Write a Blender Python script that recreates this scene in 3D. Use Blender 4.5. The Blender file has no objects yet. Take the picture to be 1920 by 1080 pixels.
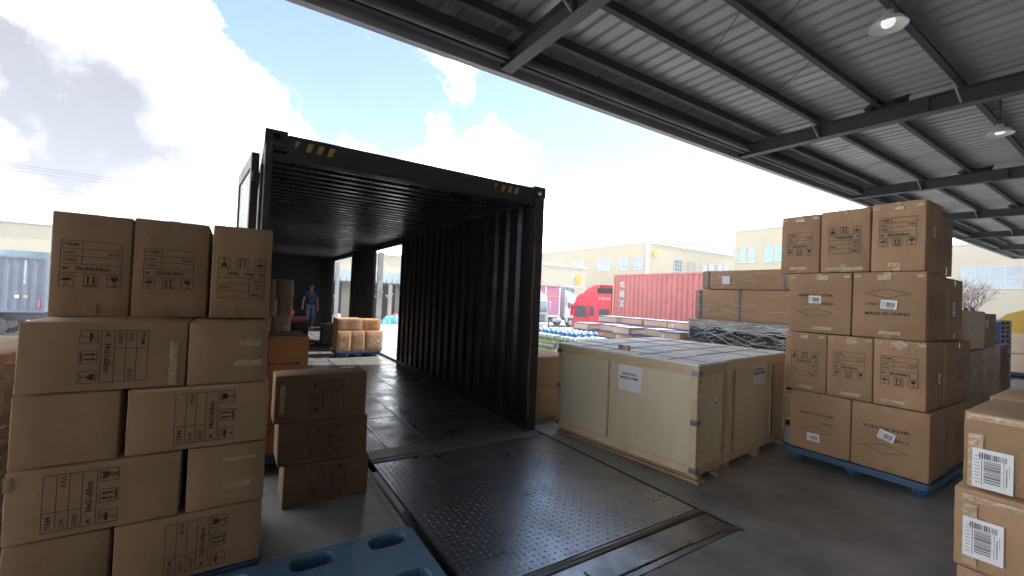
import bpy, math, random
from mathutils import Vector, Matrix

random.seed(7)
S = bpy.context.scene
COL = S.collection
R = math.radians

# ------------------------------------------------------------------ camera
cam_d = bpy.data.cameras.new('camera'); cam = bpy.data.objects.new('camera', cam_d); COL.objects.link(cam)
cam_d.lens = 14.98; cam_d.sensor_width = 36; cam_d.clip_start = 0.05; cam_d.clip_end = 3000
cr, cu, cf = Vector((0.83893815, -0.54249918, 0.04332915)), Vector((-0.04750911, 0.00630813, 0.99885089)), Vector((0.54214911, 0.84003265, 0.02048152))
m = Matrix((cr, cu, -cf)).transposed().to_4x4(); m.translation = Vector((0, 0, 1.55)); cam.matrix_world = m
S.camera = cam
S.render.resolution_x, S.render.resolution_y = 1024, 576

# ------------------------------------------------------------------ light
SUN_DIR = Vector((0.66, -0.16, 0.85)).normalized()
sun_d = bpy.data.lights.new('sun', 'SUN'); sun_d.energy = 2.0; sun_d.angle = R(0.6); sun_d.color = (1, 0.95, 0.88)
sun = bpy.data.objects.new('sun', sun_d); COL.objects.link(sun)
sun.rotation_euler = SUN_DIR.to_track_quat('Z', 'Y').to_euler()
S.view_settings.view_transform = 'Standard'; S.view_settings.look = 'None'
S.view_settings.gamma = 1; S.view_settings.use_curve_mapping = False
S.view_settings.exposure = 2.2

W = bpy.data.worlds.new('World'); S.world = W; W.use_nodes = True
nt = W.node_tree; nt.nodes.clear(); L = nt.links
def wn(t, **k):
    n = nt.nodes.new(t)
    for a, b in k.items(): setattr(n, a, b)
    return n
def wm(op, a, b=None, c=None, clamp=False):
    n = wn('ShaderNodeMath', operation=op, use_clamp=clamp)
    for i, v in enumerate((a, b, c)):
        if v is None: continue
        if isinstance(v, (int, float)): n.inputs[i].default_value = v
        else: L.new(v, n.inputs[i])
    return n.outputs[0]
sky = wn('ShaderNodeTexSky', sky_type='NISHITA'); sky.sun_disc = False
sky.sun_elevation = math.asin(SUN_DIR.z); sky.sun_rotation = math.atan2(SUN_DIR.x, SUN_DIR.y)
sky.dust_density = 0.7; sky.ozone_density = 2.0
tc = wn('ShaderNodeTexCoord'); dirv = tc.outputs['Generated']
nz = wn('ShaderNodeTexNoise'); nz.inputs['Scale'].default_value = 4.6; nz.inputs['Detail'].default_value = 8; nz.inputs['Roughness'].default_value = 0.62
L.new(dirv, nz.inputs['Vector'])
nz2 = wn('ShaderNodeTexNoise'); nz2.inputs['Scale'].default_value = 14; nz2.inputs['Detail'].default_value = 6; nz2.inputs['Roughness'].default_value = 0.6
L.new(dirv, nz2.inputs['Vector'])
wn_ = wn('ShaderNodeTexNoise'); wn_.inputs['Scale'].default_value = 7; wn_.inputs['Detail'].default_value = 7; wn_.inputs['Roughness'].default_value = 0.65
L.new(dirv, wn_.inputs['Vector'])
w1 = wn('ShaderNodeVectorMath', operation='SUBTRACT'); L.new(wn_.outputs['Color'], w1.inputs[0]); w1.inputs[1].default_value = (.5, .5, .5)
w2 = wn('ShaderNodeVectorMath', operation='SCALE'); L.new(w1.outputs[0], w2.inputs[0]); w2.inputs['Scale'].default_value = 0.26
w3 = wn('ShaderNodeVectorMath', operation='ADD'); L.new(dirv, w3.inputs[0]); L.new(w2.outputs[0], w3.inputs[1])
w4 = wn('ShaderNodeVectorMath', operation='NORMALIZE'); L.new(w3.outputs[0], w4.inputs[0])
wdir = w4.outputs[0]
def blob(d, r0, r1, w):
    v = Vector(d).normalized()
    vm = wn('ShaderNodeVectorMath', operation='DOT_PRODUCT'); L.new(wdir, vm.inputs[0]); vm.inputs[1].default_value = v
    mr = wn('ShaderNodeMapRange', interpolation_type='SMOOTHSTEP'); L.new(vm.outputs['Value'], mr.inputs[0])
    mr.inputs[1].default_value = math.cos(R(r1)); mr.inputs[2].default_value = math.cos(R(r0))
    mr.inputs[3].default_value = 0; mr.inputs[4].default_value = w
    return mr.outputs[0]
acc = wm('MULTIPLY', nz.outputs['Fac'], 0.75)
acc = wm('ADD', acc, wm('MULTIPLY', nz2.outputs['Fac'], 0.55))
BLOBS = [((-0.32, .89, .36), 9, 19, .42), ((-.16, .93, .35), 5, 12, .36), ((-0.01, .96, .27), 4, 11, .34), ((-0.25, .95, .2), 10, 22, .4),
         ((.42, .85, .29), 2, 9.5, .30), ((.345, .87, .345), .6, 3.4, .26), ((.43, .83, .335), .5, 4, .2), ((.50, .80, .30), 1, 5, .2),
         ((.335, .81, .485), 1.0, 6.0, .42), ((.20, .84, .50), .3, 2.6, .36),
         ((.10, .85, .50), 8, 17, -.40), ((.33, .83, .42), 5, 12, -.25), ((.70, .62, .36), 10, 24, -.30), ((.28, .88, .38), 2, 6, -.08)]
for b in BLOBS: acc = wm('ADD', acc, blob(*b))
sep = wn('ShaderNodeSeparateXYZ'); L.new(dirv, sep.inputs[0])
hz = wn('ShaderNodeMapRange', interpolation_type='SMOOTHSTEP'); L.new(sep.outputs[2], hz.inputs[0])
hz.inputs[1].default_value = 0.10; hz.inputs[2].default_value = 0.40; hz.inputs[3].default_value = 0.42; hz.inputs[4].default_value = 0.0
acc = wm('ADD', acc, hz.outputs[0])
cm = wn('ShaderNodeMapRange', interpolation_type='SMOOTHSTEP'); L.new(acc, cm.inputs[0])
cm.inputs[1].default_value = 0.56; cm.inputs[2].default_value = 1.12
# grey bellies of the clouds
dark = wm('ADD', blob((-.205, .936, .265), 0, 12, 1.25), blob((-.27, .935, .235), 0, 9, .8))
dark = wm('ADD', dark, blob((-.06, .975, .205), 1, 5, .6))
dark = wm('MULTIPLY', dark, wm('MULTIPLY', nz2.outputs['Fac'], wm('MULTIPLY', nz.outputs['Fac'], 2.5)), clamp=True)
cc = wn('ShaderNodeMix', data_type='RGBA'); L.new(dark, cc.inputs[0])
cc.inputs[6].default_value = (1.0, 1.0, 1.0, 1); cc.inputs[7].default_value = (0.048, 0.050, 0.056, 1)
broad = wm('ADD', blob((-.205, .936, .265), 6, 16, 1.0), blob((-.05, .975, .205), 2, 8, 1.0), clamp=True)
cb = wn('ShaderNodeMix', data_type='RGBA'); L.new(broad, cb.inputs[0]); cb.inputs[6].default_value = (1, 1, 1, 1); cb.inputs[7].default_value = (.165, .167, .172, 1)
L.new(cb.outputs[2], cc.inputs[6])
bgS = wn('ShaderNodeBackground'); L.new(sky.outputs[0], bgS.inputs[0]); bgS.inputs[1].default_value = 0.072
bgC = wn('ShaderNodeBackground'); L.new(cc.outputs[2], bgC.inputs[0]); bgC.inputs[1].default_value = 2.1
mx = wn('ShaderNodeMixShader'); L.new(cm.outputs[0], mx.inputs[0]); L.new(bgS.outputs[0], mx.inputs[1]); L.new(bgC.outputs[0], mx.inputs[2])
wo = wn('ShaderNodeOutputWorld'); L.new(mx.outputs[0], wo.inputs[0])

# ------------------------------------------------------------------ materials
M = {}
def mat(name, col, rough=0.7, metal=0.0, var=0.12, nscale=6.0, bump=0.0, bscale=60.0, detail=4, col2=None, objvar=0.0,
        stretch=None, spec=0.5, alpha=None, emit=None, rvar=0.0, coat=0.0):
    mt = bpy.data.materials.new(name); mt.use_nodes = True; n = mt.node_tree; b = n.nodes['Principled BSDF']
    b.inputs['Roughness'].default_value = rough; b.inputs['Metallic'].default_value = metal
    b.inputs['Specular IOR Level'].default_value = spec
    if coat: b.inputs['Coat Weight'].default_value = coat; b.inputs['Coat Roughness'].default_value = 0.08
    t = n.nodes.new('ShaderNodeTexCoord'); src = t.outputs['Object']
    if stretch:
        mp = n.nodes.new('ShaderNodeMapping'); mp.inputs['Scale'].default_value = stretch; n.links.new(src, mp.inputs[0]); src = mp.outputs[0]
    if objvar:
        oi = n.nodes.new('ShaderNodeObjectInfo'); ad = n.nodes.new('ShaderNodeVectorMath'); ad.operation = 'ADD'
        ml = n.nodes.new('ShaderNodeMath'); ml.operation = 'MULTIPLY'; ml.inputs[1].default_value = 37.0
        n.links.new(oi.outputs['Random'], ml.inputs[0]); n.links.new(src, ad.inputs[0]); n.links.new(ml.outputs[0], ad.inputs[1]); src = ad.outputs[0]
    nn = n.nodes.new('ShaderNodeTexNoise'); nn.inputs['Scale'].default_value = nscale; nn.inputs['Detail'].default_value = detail; nn.inputs['Roughness'].default_value = 0.6
    n.links.new(src, nn.inputs['Vector'])
    mr = n.nodes.new('ShaderNodeMapRange'); mr.inputs[1].default_value = 0.3; mr.inputs[2].default_value = 0.7
    n.links.new(nn.outputs['Fac'], mr.inputs[0])
    mix = n.nodes.new('ShaderNodeMix'); mix.data_type = 'RGBA'
    c2 = col2 if col2 else tuple(c * (1 - var) for c in col); c1 = col if col2 else tuple(min(1, c * (1 + var)) for c in col)
    mix.inputs[6].default_value = (*c1, 1); mix.inputs[7].default_value = (*c2, 1)
    n.links.new(mr.outputs[0], mix.inputs[0]); out = mix.outputs[2]
    if objvar:
        hs = n.nodes.new('ShaderNodeHueSaturation'); mr2 = n.nodes.new('ShaderNodeMapRange')
        mr2.inputs[3].default_value = 1 - objvar; mr2.inputs[4].default_value = 1 + objvar
        n.links.new(oi.outputs['Random'], mr2.inputs[0]); n.links.new(mr2.outputs[0], hs.inputs['Value']); n.links.new(out, hs.inputs['Color']); out = hs.outputs[0]
    n.links.new(out, b.inputs['Base Color'])
    if rvar:
        mr3 = n.nodes.new('ShaderNodeMapRange'); mr3.inputs[1].default_value = .3; mr3.inputs[2].default_value = .7
        mr3.inputs[3].default_value = max(0.03, rough - rvar); mr3.inputs[4].default_value = min(1, rough + rvar)
        n.links.new(nn.outputs['Fac'], mr3.inputs[0]); n.links.new(mr3.outputs[0], b.inputs['Roughness'])
    if bump:
        bn = n.nodes.new('ShaderNodeTexNoise'); bn.inputs['Scale'].default_value = bscale; bn.inputs['Detail'].default_value = 5; n.links.new(src, bn.inputs['Vector'])
        bp = n.nodes.new('ShaderNodeBump'); bp.inputs['Strength'].default_value = bump; bp.inputs['Distance'].default_value = 0.01
        n.links.new(bn.outputs['Fac'], bp.inputs['Height']); n.links.new(bp.outputs[0], b.inputs['Normal'])
    if alpha is not None: b.inputs['Alpha'].default_value = alpha
    if emit:
        b.inputs['Emission Color'].default_value = (*emit[0], 1); b.inputs['Emission Strength'].default_value = emit[1]
    M[name] = mt; return mt

mat('cardboard', (.385, .242, .140), .80, var=.13, nscale=1.8, bump=.22, bscale=55, detail=9, objvar=.10, spec=.25)
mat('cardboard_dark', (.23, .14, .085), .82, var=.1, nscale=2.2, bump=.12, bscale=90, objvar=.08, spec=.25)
mat('cardboard_orange', (.46, .23, .10), .8, var=.08, nscale=2.2, bump=.12, bscale=90, objvar=.06, spec=.25)
mat('cardboard_pale', (.66, .50, .37), .82, var=.07, nscale=3, bump=.1, bscale=90, objvar=.08, spec=.25)
mat('ink', (.035, .02, .02), .7, var=.25, nscale=50)
mat('tan_tape', (.36, .225, .12), .22, var=.1, nscale=25, bump=.5, bscale=25, objvar=.1)
mat('clear_tape', (.47, .33, .21), .18, var=.15, nscale=40, bump=.9, bscale=30, objvar=.1)
mat('label_paper', (.78, .79, .82), .5, var=.03)
mat('label_ink', (.10, .10, .12), .6, var=.2, nscale=40)
mat('label_grey', (.35, .35, .4), .6, var=.2, nscale=40)
mat('dock_concrete', (.31, .31, .30), .42, var=.38, nscale=1.4, bump=.16, bscale=60, detail=10, rvar=.14, spec=.45)
mat('ramp_concrete', (.21, .21, .20), .5, var=.25, nscale=5, bump=.2, bscale=40, detail=8)
mat('white_scuff', (.5, .51, .52), .6, var=.3, nscale=14, detail=8)
mat('yard_concrete', (.30, .295, .28), .85, var=.12, nscale=.25, bump=.2, bscale=10, detail=9)
mat('joint_black', (.012, .012, .013), .9)
mat('tread_steel', (.36, .365, .38), .34, metal=.9, var=.2, nscale=3, bump=.10, bscale=70, detail=8, rvar=.10)
mat('worn_glint_tread', (.55, .55, .56), .28, metal=.85, var=.25, nscale=3)  # treads lighter than the plate: glints put into the tone, plus worn tips
mat('worn_steel', (.34, .34, .345), .36, metal=.85, var=.35, nscale=4, bump=.18, bscale=50, detail=8, rvar=.12)
mat('dark_steel', (.06, .06, .065), .5, metal=.5, var=.3, nscale=6, bump=.1)
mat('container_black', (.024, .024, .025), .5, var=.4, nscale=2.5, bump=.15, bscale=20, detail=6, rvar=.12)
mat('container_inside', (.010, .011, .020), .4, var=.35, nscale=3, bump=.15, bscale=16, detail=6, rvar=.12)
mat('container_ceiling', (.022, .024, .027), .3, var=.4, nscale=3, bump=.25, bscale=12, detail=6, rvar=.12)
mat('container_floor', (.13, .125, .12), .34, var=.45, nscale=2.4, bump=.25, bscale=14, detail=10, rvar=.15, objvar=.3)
mat('strip_metal', (.3, .3, .31), .35, metal=.8, var=.3, nscale=10, bump=.3)
mat('door_pale', (.42, .44, .42), .5, var=.2, nscale=4)
mat('rubber', (.02, .02, .02), .75, var=.2)
mat('hazard_yellow', (.45, .26, .06), .6, var=.2, nscale=25)
mat('white_paint', (.42, .42, .42), .5, var=.06)
mat('roof_sheet', (.50, .505, .50), .5, metal=.0, var=.12, nscale=2, bump=.05, objvar=.06, stretch=(1, .3, 1), spec=.5)
mat('beam_grey', (.085, .085, .09), .55, var=.15, nscale=4, bump=.08)
mat('purlin_dark', (.040, .040, .048), .6, var=.2, nscale=4)
mat('fascia', (.50, .49, .49), .55, var=.15, nscale=3)
mat('pipe_grey', (.13, .13, .14), .5, var=.1)
mat('plywood', (.76, .67, .49), .62, col2=(.60, .51, .36), nscale=2.4, stretch=(1, 1, .25), bump=.1, bscale=50, detail=7, objvar=.05)
mat('pine', (.70, .57, .38), .6, col2=(.56, .42, .26), nscale=6, stretch=(.6, .6, .6), bump=.15, bscale=40, detail=7, objvar=.10)
mat('pine_dark', (.42, .30, .19), .65, var=.2, nscale=8, stretch=(.4, .4, 1))
mat('crate_top', (.84, .82, .77), .7, var=.1, nscale=4)  # sky light on the lids put into a near-white colour
mat('clip_steel', (.28, .29, .31), .35, metal=.8, var=.2, nscale=20)
mat('blue_plastic', (.10, .20, .33), .55, var=.2, nscale=5, bump=.35, bscale=80, objvar=.05)
mat('blue_pallet_mid', (.035, .095, .20), .5, var=.2, nscale=5, bump=.2)
mat('blue_pallet_dark', (.02, .055, .15), .5, var=.2, nscale=5, bump=.2)
mat('blue_strap', (.06, .14, .50), .4, var=.1)
mat('grey_strap', (.16, .19, .26), .4, var=.1)
mat('black_wrap', (.012, .012, .014), .2, var=.3, bump=.8, bscale=7, nscale=4, stretch=(1, .35, 1.6))
mat('silver_film', (.42, .40, .38), .22, var=.35, nscale=5, bump=1.0, bscale=8, stretch=(1, .5, 2))
mat('highlight_ridge', (.75, .77, .8), .2, var=.1)  # near-white colour stands in for highlights along the film folds
mat('red_paint', (.62, .02, .05), .3, var=.06, nscale=2, coat=.5)
mat('red_container', (.47, .14, .13), .55, var=.12, nscale=2)
mat('orange_post', (.55, .27, .12), .55, var=.12)
mat('blue_container', (.10, .12, .16), .55, var=.15, nscale=2)
mat('magenta', (.36, .10, .20), .6, var=.1)
mat('glass_dark', (.05, .07, .09), .08, var=.2, spec=.8)
mat('window_glass', (.10, .17, .21), .1, var=.25, nscale=.8, spec=.8)
mat('teal_glass', (.07, .24, .27), .12, var=.15, nscale=.6, spec=.8)
mat('silver_paint', (.30, .32, .36), .3, var=.08)
mat('tyre', (.03, .03, .032), .85, var=.2)
mat('rim', (.42, .42, .42), .4, metal=.5, var=.1)
mat('beige_wall', (.37, .325, .215), .85, var=.06, nscale=.25, detail=8)
mat('pale_wall', (.36, .33, .25), .85, var=.06, nscale=.25, detail=8)
mat('pink_wall', (.24, .13, .11), .85, var=.1, nscale=.2)
mat('yellow_sign', (.48, .30, .02), .5, var=.05)
mat('canopy_blue', (.26, .34, .39), .6, var=.1, nscale=1)
mat('shop_dark', (.02, .02, .022), .8, var=.3)
mat('navy_cloth', (.012, .022, .10), .85, var=.15, nscale=8)
mat('denim', (.09, .14, .21), .9, var=.3, nscale=7)
mat('skin', (.42, .24, .17), .6, var=.06)
mat('hair', (.012, .010, .009), .6)
mat('shoe_white', (.6, .6, .6), .6)
mat('red_plastic', (.65, .06, .07), .4, var=.08)
mat('green_label', (.20, .45, .08), .5, var=.4, nscale=20)
mat('water_blue', (.16, .36, .62), .2, var=.2)
mat('tarp_blue', (.05, .24, .36), .5, var=.3, nscale=2)
mat('fence_purple', (.33, .28, .34), .7, var=.1)
mat('blossom', (.34, .29, .27), .8, var=.2, nscale=2)
mat('bark', (.12, .09, .08), .9, var=.2)
mat('lamp_white', (.82, .82, .81), .35, var=.03)
mat('lamp_glow', (.82, .82, .81), .35, emit=((1, .98, .95), .16))
mat('lamp_inside', (.8, .8, .8), .3, var=.05)
mat('blocker_grey', (.28, .275, .26), .8, var=.1, nscale=1)
mat('cable', (.10, .10, .11), .7)
mat('leaf_brown', (.10, .06, .03), .8)
mat('grime_floor', (.10, .10, .10), .7, var=.3)
# clear stretch film: mostly transparent, crisp creased highlights
def film_mat(name, a0, a1, col=(.82, .84, .87)):
    mt = bpy.data.materials.new(name); mt.use_nodes = True; n = mt.node_tree; b = n.nodes['Principled BSDF']
    b.inputs['Base Color'].default_value = (*col, 1); b.inputs['Roughness'].default_value = .12
    t = n.nodes.new('ShaderNodeTexCoord'); mp = n.nodes.new('ShaderNodeMapping'); mp.inputs['Scale'].default_value = (2, 1.6, 9)
    mp.inputs['Rotation'].default_value = (.35, .3, .2)
    n.links.new(t.outputs['Object'], mp.inputs[0])
    ns = n.nodes.new('ShaderNodeTexNoise'); ns.inputs['Scale'].default_value = 2.2; ns.inputs['Detail'].default_value = 6; ns.inputs['Distortion'].default_value = .2
    n.links.new(mp.outputs[0], ns.inputs[0])
    a = n.nodes.new('ShaderNodeMath'); a.operation = 'SUBTRACT'; n.links.new(ns.outputs[0], a.inputs[0]); a.inputs[1].default_value = .5
    ab = n.nodes.new('ShaderNodeMath'); ab.operation = 'ABSOLUTE'; n.links.new(a.outputs[0], ab.inputs[0])
    mr = n.nodes.new('ShaderNodeMapRange'); n.links.new(ab.outputs[0], mr.inputs[0]); mr.inputs[1].default_value = 0; mr.inputs[2].default_value = .02
    mr.inputs[3].default_value = a1; mr.inputs[4].default_value = a0
    n.links.new(mr.outputs[0], b.inputs['Alpha'])
    bp = n.nodes.new('ShaderNodeBump'); bp.inputs['Strength'].default_value = 1; bp.inputs['Distance'].default_value = .02
    n.links.new(ab.outputs[0], bp.inputs['Height']); n.links.new(bp.outputs[0], b.inputs['Normal'])
    M[name] = mt
film_mat('film', .04, .5); film_mat('film_dense', .03, .35, (.5, .5, .5))

# ------------------------------------------------------------------ mesh helpers
class MB:
    def __init__(s): s.v = []; s.f = []; s.mi = []; s.cur = 0
    def add(s, vs, fs):
        o = len(s.v); s.v += [tuple(v) for v in vs]; s.f += [tuple(i + o for i in f) for f in fs]; s.mi += [s.cur] * len(fs); return s
    def box(s, x0, x1, y0, y1, z0, z1, bev=0):
        if bev <= 0:
            v = [(x0,y0,z0),(x1,y0,z0),(x1,y1,z0),(x0,y1,z0),(x0,y0,z1),(x1,y0,z1),(x1,y1,z1),(x0,y1,z1)]
            return s.add(v, [(0,3,2,1),(4,5,6,7),(0,1,5,4),(1,2,6,5),(2,3,7,6),(3,0,4,7)])
        b = min(bev, (x1-x0)/2.1, (y1-y0)/2.1, (z1-z0)/2.1); v = []; idx = {}
        for sx in (0,1):
            for sy in (0,1):
                for sz in (0,1):
                    X, Y, Z = (x0,x1)[sx], (y0,y1)[sy], (z0,z1)[sz]; dx, dy, dz = (b,-b)[sx], (b,-b)[sy], (b,-b)[sz]
                    idx[(sx,sy,sz)] = len(v); v += [(X, Y+dy, Z+dz), (X+dx, Y, Z+dz), (X+dx, Y+dy, Z)]
        g = lambda a, k: idx[a] + k
        f = []
        for sx in (0,1): q = [g((sx,0,0),0), g((sx,1,0),0), g((sx,1,1),0), g((sx,0,1),0)]; f.append(q if sx else q[::-1])
        for sy in (0,1): q = [g((0,sy,0),1), g((1,sy,0),1), g((1,sy,1),1), g((0,sy,1),1)]; f.append(q[::-1] if sy else q)
        for sz in (0,1): q = [g((0,0,sz),2), g((1,0,sz),2), g((1,1,sz),2), g((0,1,sz),2)]; f.append(q if sz else q[::-1])
        for sx in (0,1):
            for sy in (0,1):
                q = [g((sx,sy,0),0), g((sx,sy,0),1), g((sx,sy,1),1), g((sx,sy,1),0)]; f.append(q if sx == sy else q[::-1])
        for sx in (0,1):
            for sz in (0,1):
                q = [g((sx,0,sz),0), g((sx,1,sz),0), g((sx,1,sz),2), g((sx,0,sz),2)]; f.append(q if sx != sz else q[::-1])
        for sy in (0,1):
            for sz in (0,1):
                q = [g((0,sy,sz),1), g((1,sy,sz),1), g((1,sy,sz),2), g((0,sy,sz),2)]; f.append(q if sy == sz else q[::-1])
        for a, i in idx.items(): q = [i, i+1, i+2]; f.append(q if (sum(a) % 2) else q[::-1])
        return s.add(v, f)
    def quad(s, a, b, c, d): return s.add([a, b, c, d], [(0,1,2,3)])
    def tube(s, pts, r, n=8, cap=True):
        pts = [Vector(p) for p in pts]; rs = r if isinstance(r, (list, tuple)) else [r]*len(pts); rings = []; o = len(s.v); vs = []
        for i, p in enumerate(pts):
            t = (pts[min(i+1, len(pts)-1)] - pts[max(i-1, 0)]).normalized()
            u = t.cross(Vector((0,0,1))) if abs(t.z) < .95 else t.cross(Vector((1,0,0)))
            u.normalize(); w = t.cross(u)
            for k in range(n):
                a = 2*math.pi*k/n; vs.append(p + (u*math.cos(a) + w*math.sin(a))*rs[i])
        fs = []
        for i in range(len(pts)-1):
            for k in range(n): fs.append((i*n+k, i*n+(k+1)%n, (i+1)*n+(k+1)%n, (i+1)*n+k))
        if cap: fs.append(tuple(range(n))[::-1]); fs.append(tuple((len(pts)-1)*n+k for k in range(n)))
        return s.add(vs, fs)
    def lathe(s, prof, c=(0,0,0), n=20, sx=1, sy=1, axis='z'):
        vs = []; fs = []
        for (r, z) in prof:
            for k in range(n):
                a = 2*math.pi*k/n; p = (r*math.cos(a)*sx, r*math.sin(a)*sy, z)
                if axis == 'x': p = (p[2], p[0], p[1])
                if axis == 'y': p = (p[0], p[2], p[1])
                vs.append((p[0]+c[0], p[1]+c[1], p[2]+c[2]))
        for i in range(len(prof)-1):
            for k in range(n): fs.append((i*n+k, i*n+(k+1)%n, (i+1)*n+(k+1)%n, (i+1)*n+k))
        return s.add(vs, fs)
    def prism(s, poly, a0, a1, axis='x'):
        n = len(poly)
        def p(u, v, a): return (a, u, v) if axis == 'x' else (u, a, v) if axis == 'y' else (u, v, a)
        vs = [p(u, v, a0) for u, v in poly] + [p(u, v, a1) for u, v in poly]
        fs = [tuple(range(n))[::-1], tuple(range(n, 2*n))] + [(i, (i+1)%n, n+(i+1)%n, n+i) for i in range(n)]
        return s.add(vs, fs)
    def mesh(s, name, mats, smooth=False, fixn=False):
        me = bpy.data.meshes.new(name); me.from_pydata(s.v, [], s.f)
        for mm in (mats if isinstance(mats, (list, tuple)) else [mats]): me.materials.append(M[mm] if isinstance(mm, str) else mm)
        if any(s.mi): me.polygons.foreach_set('material_index', s.mi)
        if fixn:
            import bmesh
            b = bmesh.new(); b.from_mesh(me); bmesh.ops.recalc_face_normals(b, faces=b.faces); b.to_mesh(me); b.free()
        if smooth: me.polygons.foreach_set('use_smooth', [True]*len(me.polygons))
        me.update(); return me
    def build(s, name, mats, parent=None, smooth=False, fixn=False): return link(name, s.mesh(name, mats, smooth, fixn), parent)

def link(name, me, parent=None):
    o = bpy.data.objects.new(name, me); COL.objects.link(o)
    if parent: o.parent = parent
    return o
def empty(name, label, cat, loc=(0,0,0), rz=0, group=None):
    o = bpy.data.objects.new(name, None); COL.objects.link(o); o.location = loc; o.rotation_euler = (0,0,rz)
    o.empty_display_size = .1; return tag(o, label, cat, group)
def tag(o, label, cat, group=None):
    o['label'] = label; o['category'] = cat
    if group: o['group'] = group
    return o
def struct(o): o['kind'] = 'structure'; return o
def stuff(o): o['kind'] = 'stuff'; return o
def kids(o): return [c for c in bpy.data.objects if c.parent == o]
def copy_tree(o, parent=None, amap=None):
    c = o.copy(); COL.objects.link(c); c.parent = parent
    for ch in amap.get(o.name, []): copy_tree(ch, c, amap)
    return c
def dup(root, loc, rz=None, label=None):
    amap = {}
    for c in bpy.data.objects:
        if c.parent: amap.setdefault(c.parent.name, []).append(c)
    c = copy_tree(root, None, amap); c.location = loc
    if rz is not None: c.rotation_euler = (0,0,rz)
    if label: c['label'] = label
    return c

# ------------------------------------------------------------------ flat lettering
_tc = {}
def text2d(s, bold=0.0):
    k = (s, bold)
    if k in _tc: return _tc[k]
    cu_ = bpy.data.curves.new('t', 'FONT'); cu_.body = s; cu_.size = 1; cu_.resolution_u = 2; cu_.offset = bold
    o = bpy.data.objects.new('t', cu_); COL.objects.link(o)
    me = bpy.data.meshes.new_from_object(o.evaluated_get(bpy.context.evaluated_depsgraph_get()))
    vs = [(v.co.x, v.co.y) for v in me.vertices]; fs = [tuple(p.vertices) for p in me.polygons]
    COL.objects.unlink(o); bpy.data.objects.remove(o); bpy.data.curves.remove(cu_); bpy.data.meshes.remove(me)
    x0 = min(v[0] for v in vs); x1 = max(v[0] for v in vs); y0 = min(v[1] for v in vs); y1 = max(v[1] for v in vs)
    vs = [((x-x0)/(x1-x0), (y-y0)/(y1-y0)) for x, y in vs]
    _tc[k] = (vs, fs); return _tc[k]
class D2:   # a flat drawing in metres
    def __init__(s): s.v = []; s.f = []
    def poly(s, pts): o = len(s.v); s.v += list(pts); s.f.append(tuple(range(o, o+len(pts)))); return s
    def rect(s, x0, x1, y0, y1): return s.poly([(x0,y0),(x1,y0),(x1,y1),(x0,y1)])
    def frame(s, x0, x1, y0, y1, t): return s.rect(x0,x1,y0,y0+t).rect(x0,x1,y1-t,y1).rect(x0,x0+t,y0+t,y1-t).rect(x1-t,x1,y0+t,y1-t)
    def line(s, a, b, t):
        a = Vector(a); b = Vector(b); d = (b-a).normalized(); n = Vector((-d.y, d.x))*t/2
        return s.poly([tuple(a-n), tuple(b-n), tuple(b+n), tuple(a+n)])
    def text(s, t, x0, x1, y0, y1, bold=0.0):
        vs, fs = text2d(t, bold); o = len(s.v)
        s.v += [(x0+(x1-x0)*x, y0+(y1-y0)*y) for x, y in vs]; s.f += [tuple(i+o for i in f) for f in fs]; return s
    def put(s, other, cx, cy, rot=0, k=1.0):
        a = R(rot); c, n = math.cos(a), math.sin(a); o = len(s.v)
        s.v += [(cx+k*(c*x-n*y), cy+k*(n*x+c*y)) for x, y in other.v]; s.f += [tuple(i+o for i in f) for f in other.f]; return s
def handling_print(size='50x34x58cm'):   # .256 wide, .30 high, centred on 0
    d = D2(); x0, x1 = -.128, .128; t = .0028
    rows = [.15, .106, .064, .022, -.028]
    for y in rows: d.rect(x0, x1, y-t/2, y+t/2)
    d.rect(x0, x0+t, rows[-1], rows[0]).rect(x1-t, x1, rows[-1], rows[0]); d.rect(x0+.086, x0+.086+t, rows[3], rows[0])
    d.text('ITEM:', x0+.010, x0+.076, .120, .138, .02).text('G.W:', x0+.010, x0+.056, .076, .093, .02)
    d.text('C/NO', x0+.010, x0+.066, .034, .052, .02).text('KGS', x1-.058, x1-.010, .076, .093, .02)
    d.text('M:', x0+.012, x0+.034, -.012, .005, .02).text(size, x0+.062, x0+.205, -.014, .009, .03)
    for cx in (-.098, 0, .098):
        d.frame(cx-.031, cx+.031, -.105, -.038, .0028)
    # umbrella
    cx = -.098; d.poly([(cx+.022*math.cos(R(a)), -.070+.014*math.sin(R(a))) for a in range(0, 181, 20)])
    d.rect(cx-.0015, cx+.0015, -.096, -.070).line((cx, -.095), (cx-.008, -.096), .003).line((cx-.008, -.096), (cx-.010, -.089), .003)
    for i in range(4): d.line((cx-.012+i*.009, -.053), (cx-.006+i*.009, -.045), .0022)
    # arrows
    for ax in (-.012, .012):
        d.rect(ax-.0035, ax+.0035, -.088, -.056).poly([(ax-.008, -.057), (ax+.008, -.057), (ax, -.043)])
    d.rect(-.023, .023, -.099, -.093)
    # glass
    cx = .098; d.poly([(cx-.014, -.045), (cx-.016, -.058), (cx-.008, -.071), (cx+.008, -.071), (cx+.016, -.058), (cx+.014, -.045), (cx+.004, -.045), (cx+.001, -.053), (cx-.002, -.045)])
    d.rect(cx-.002, cx+.002, -.094, -.071).rect(cx-.013, cx+.013, -.098, -.094)
    return d
def origin_print(w=1.0):   # diamond, C/NO and MADE IN CHINA, .30 wide
    d = D2(); t = .0035
    for a, b in (((-.15,.085),(0,.125)),((0,.125),(.15,.085)),((.15,.085),(0,.045)),((0,.045),(-.15,.085))): d.line(a, b, t)
    d.text('C/NO', -.155, -.06, -.018, .008, .01); d.text('MADE IN CHINA', -.150, .150, -.10, -.074, .01)
    return d
PR = {'H50': handling_print(), 'H34': handling_print('34x31x58cm'), 'D': origin_print()}
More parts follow.
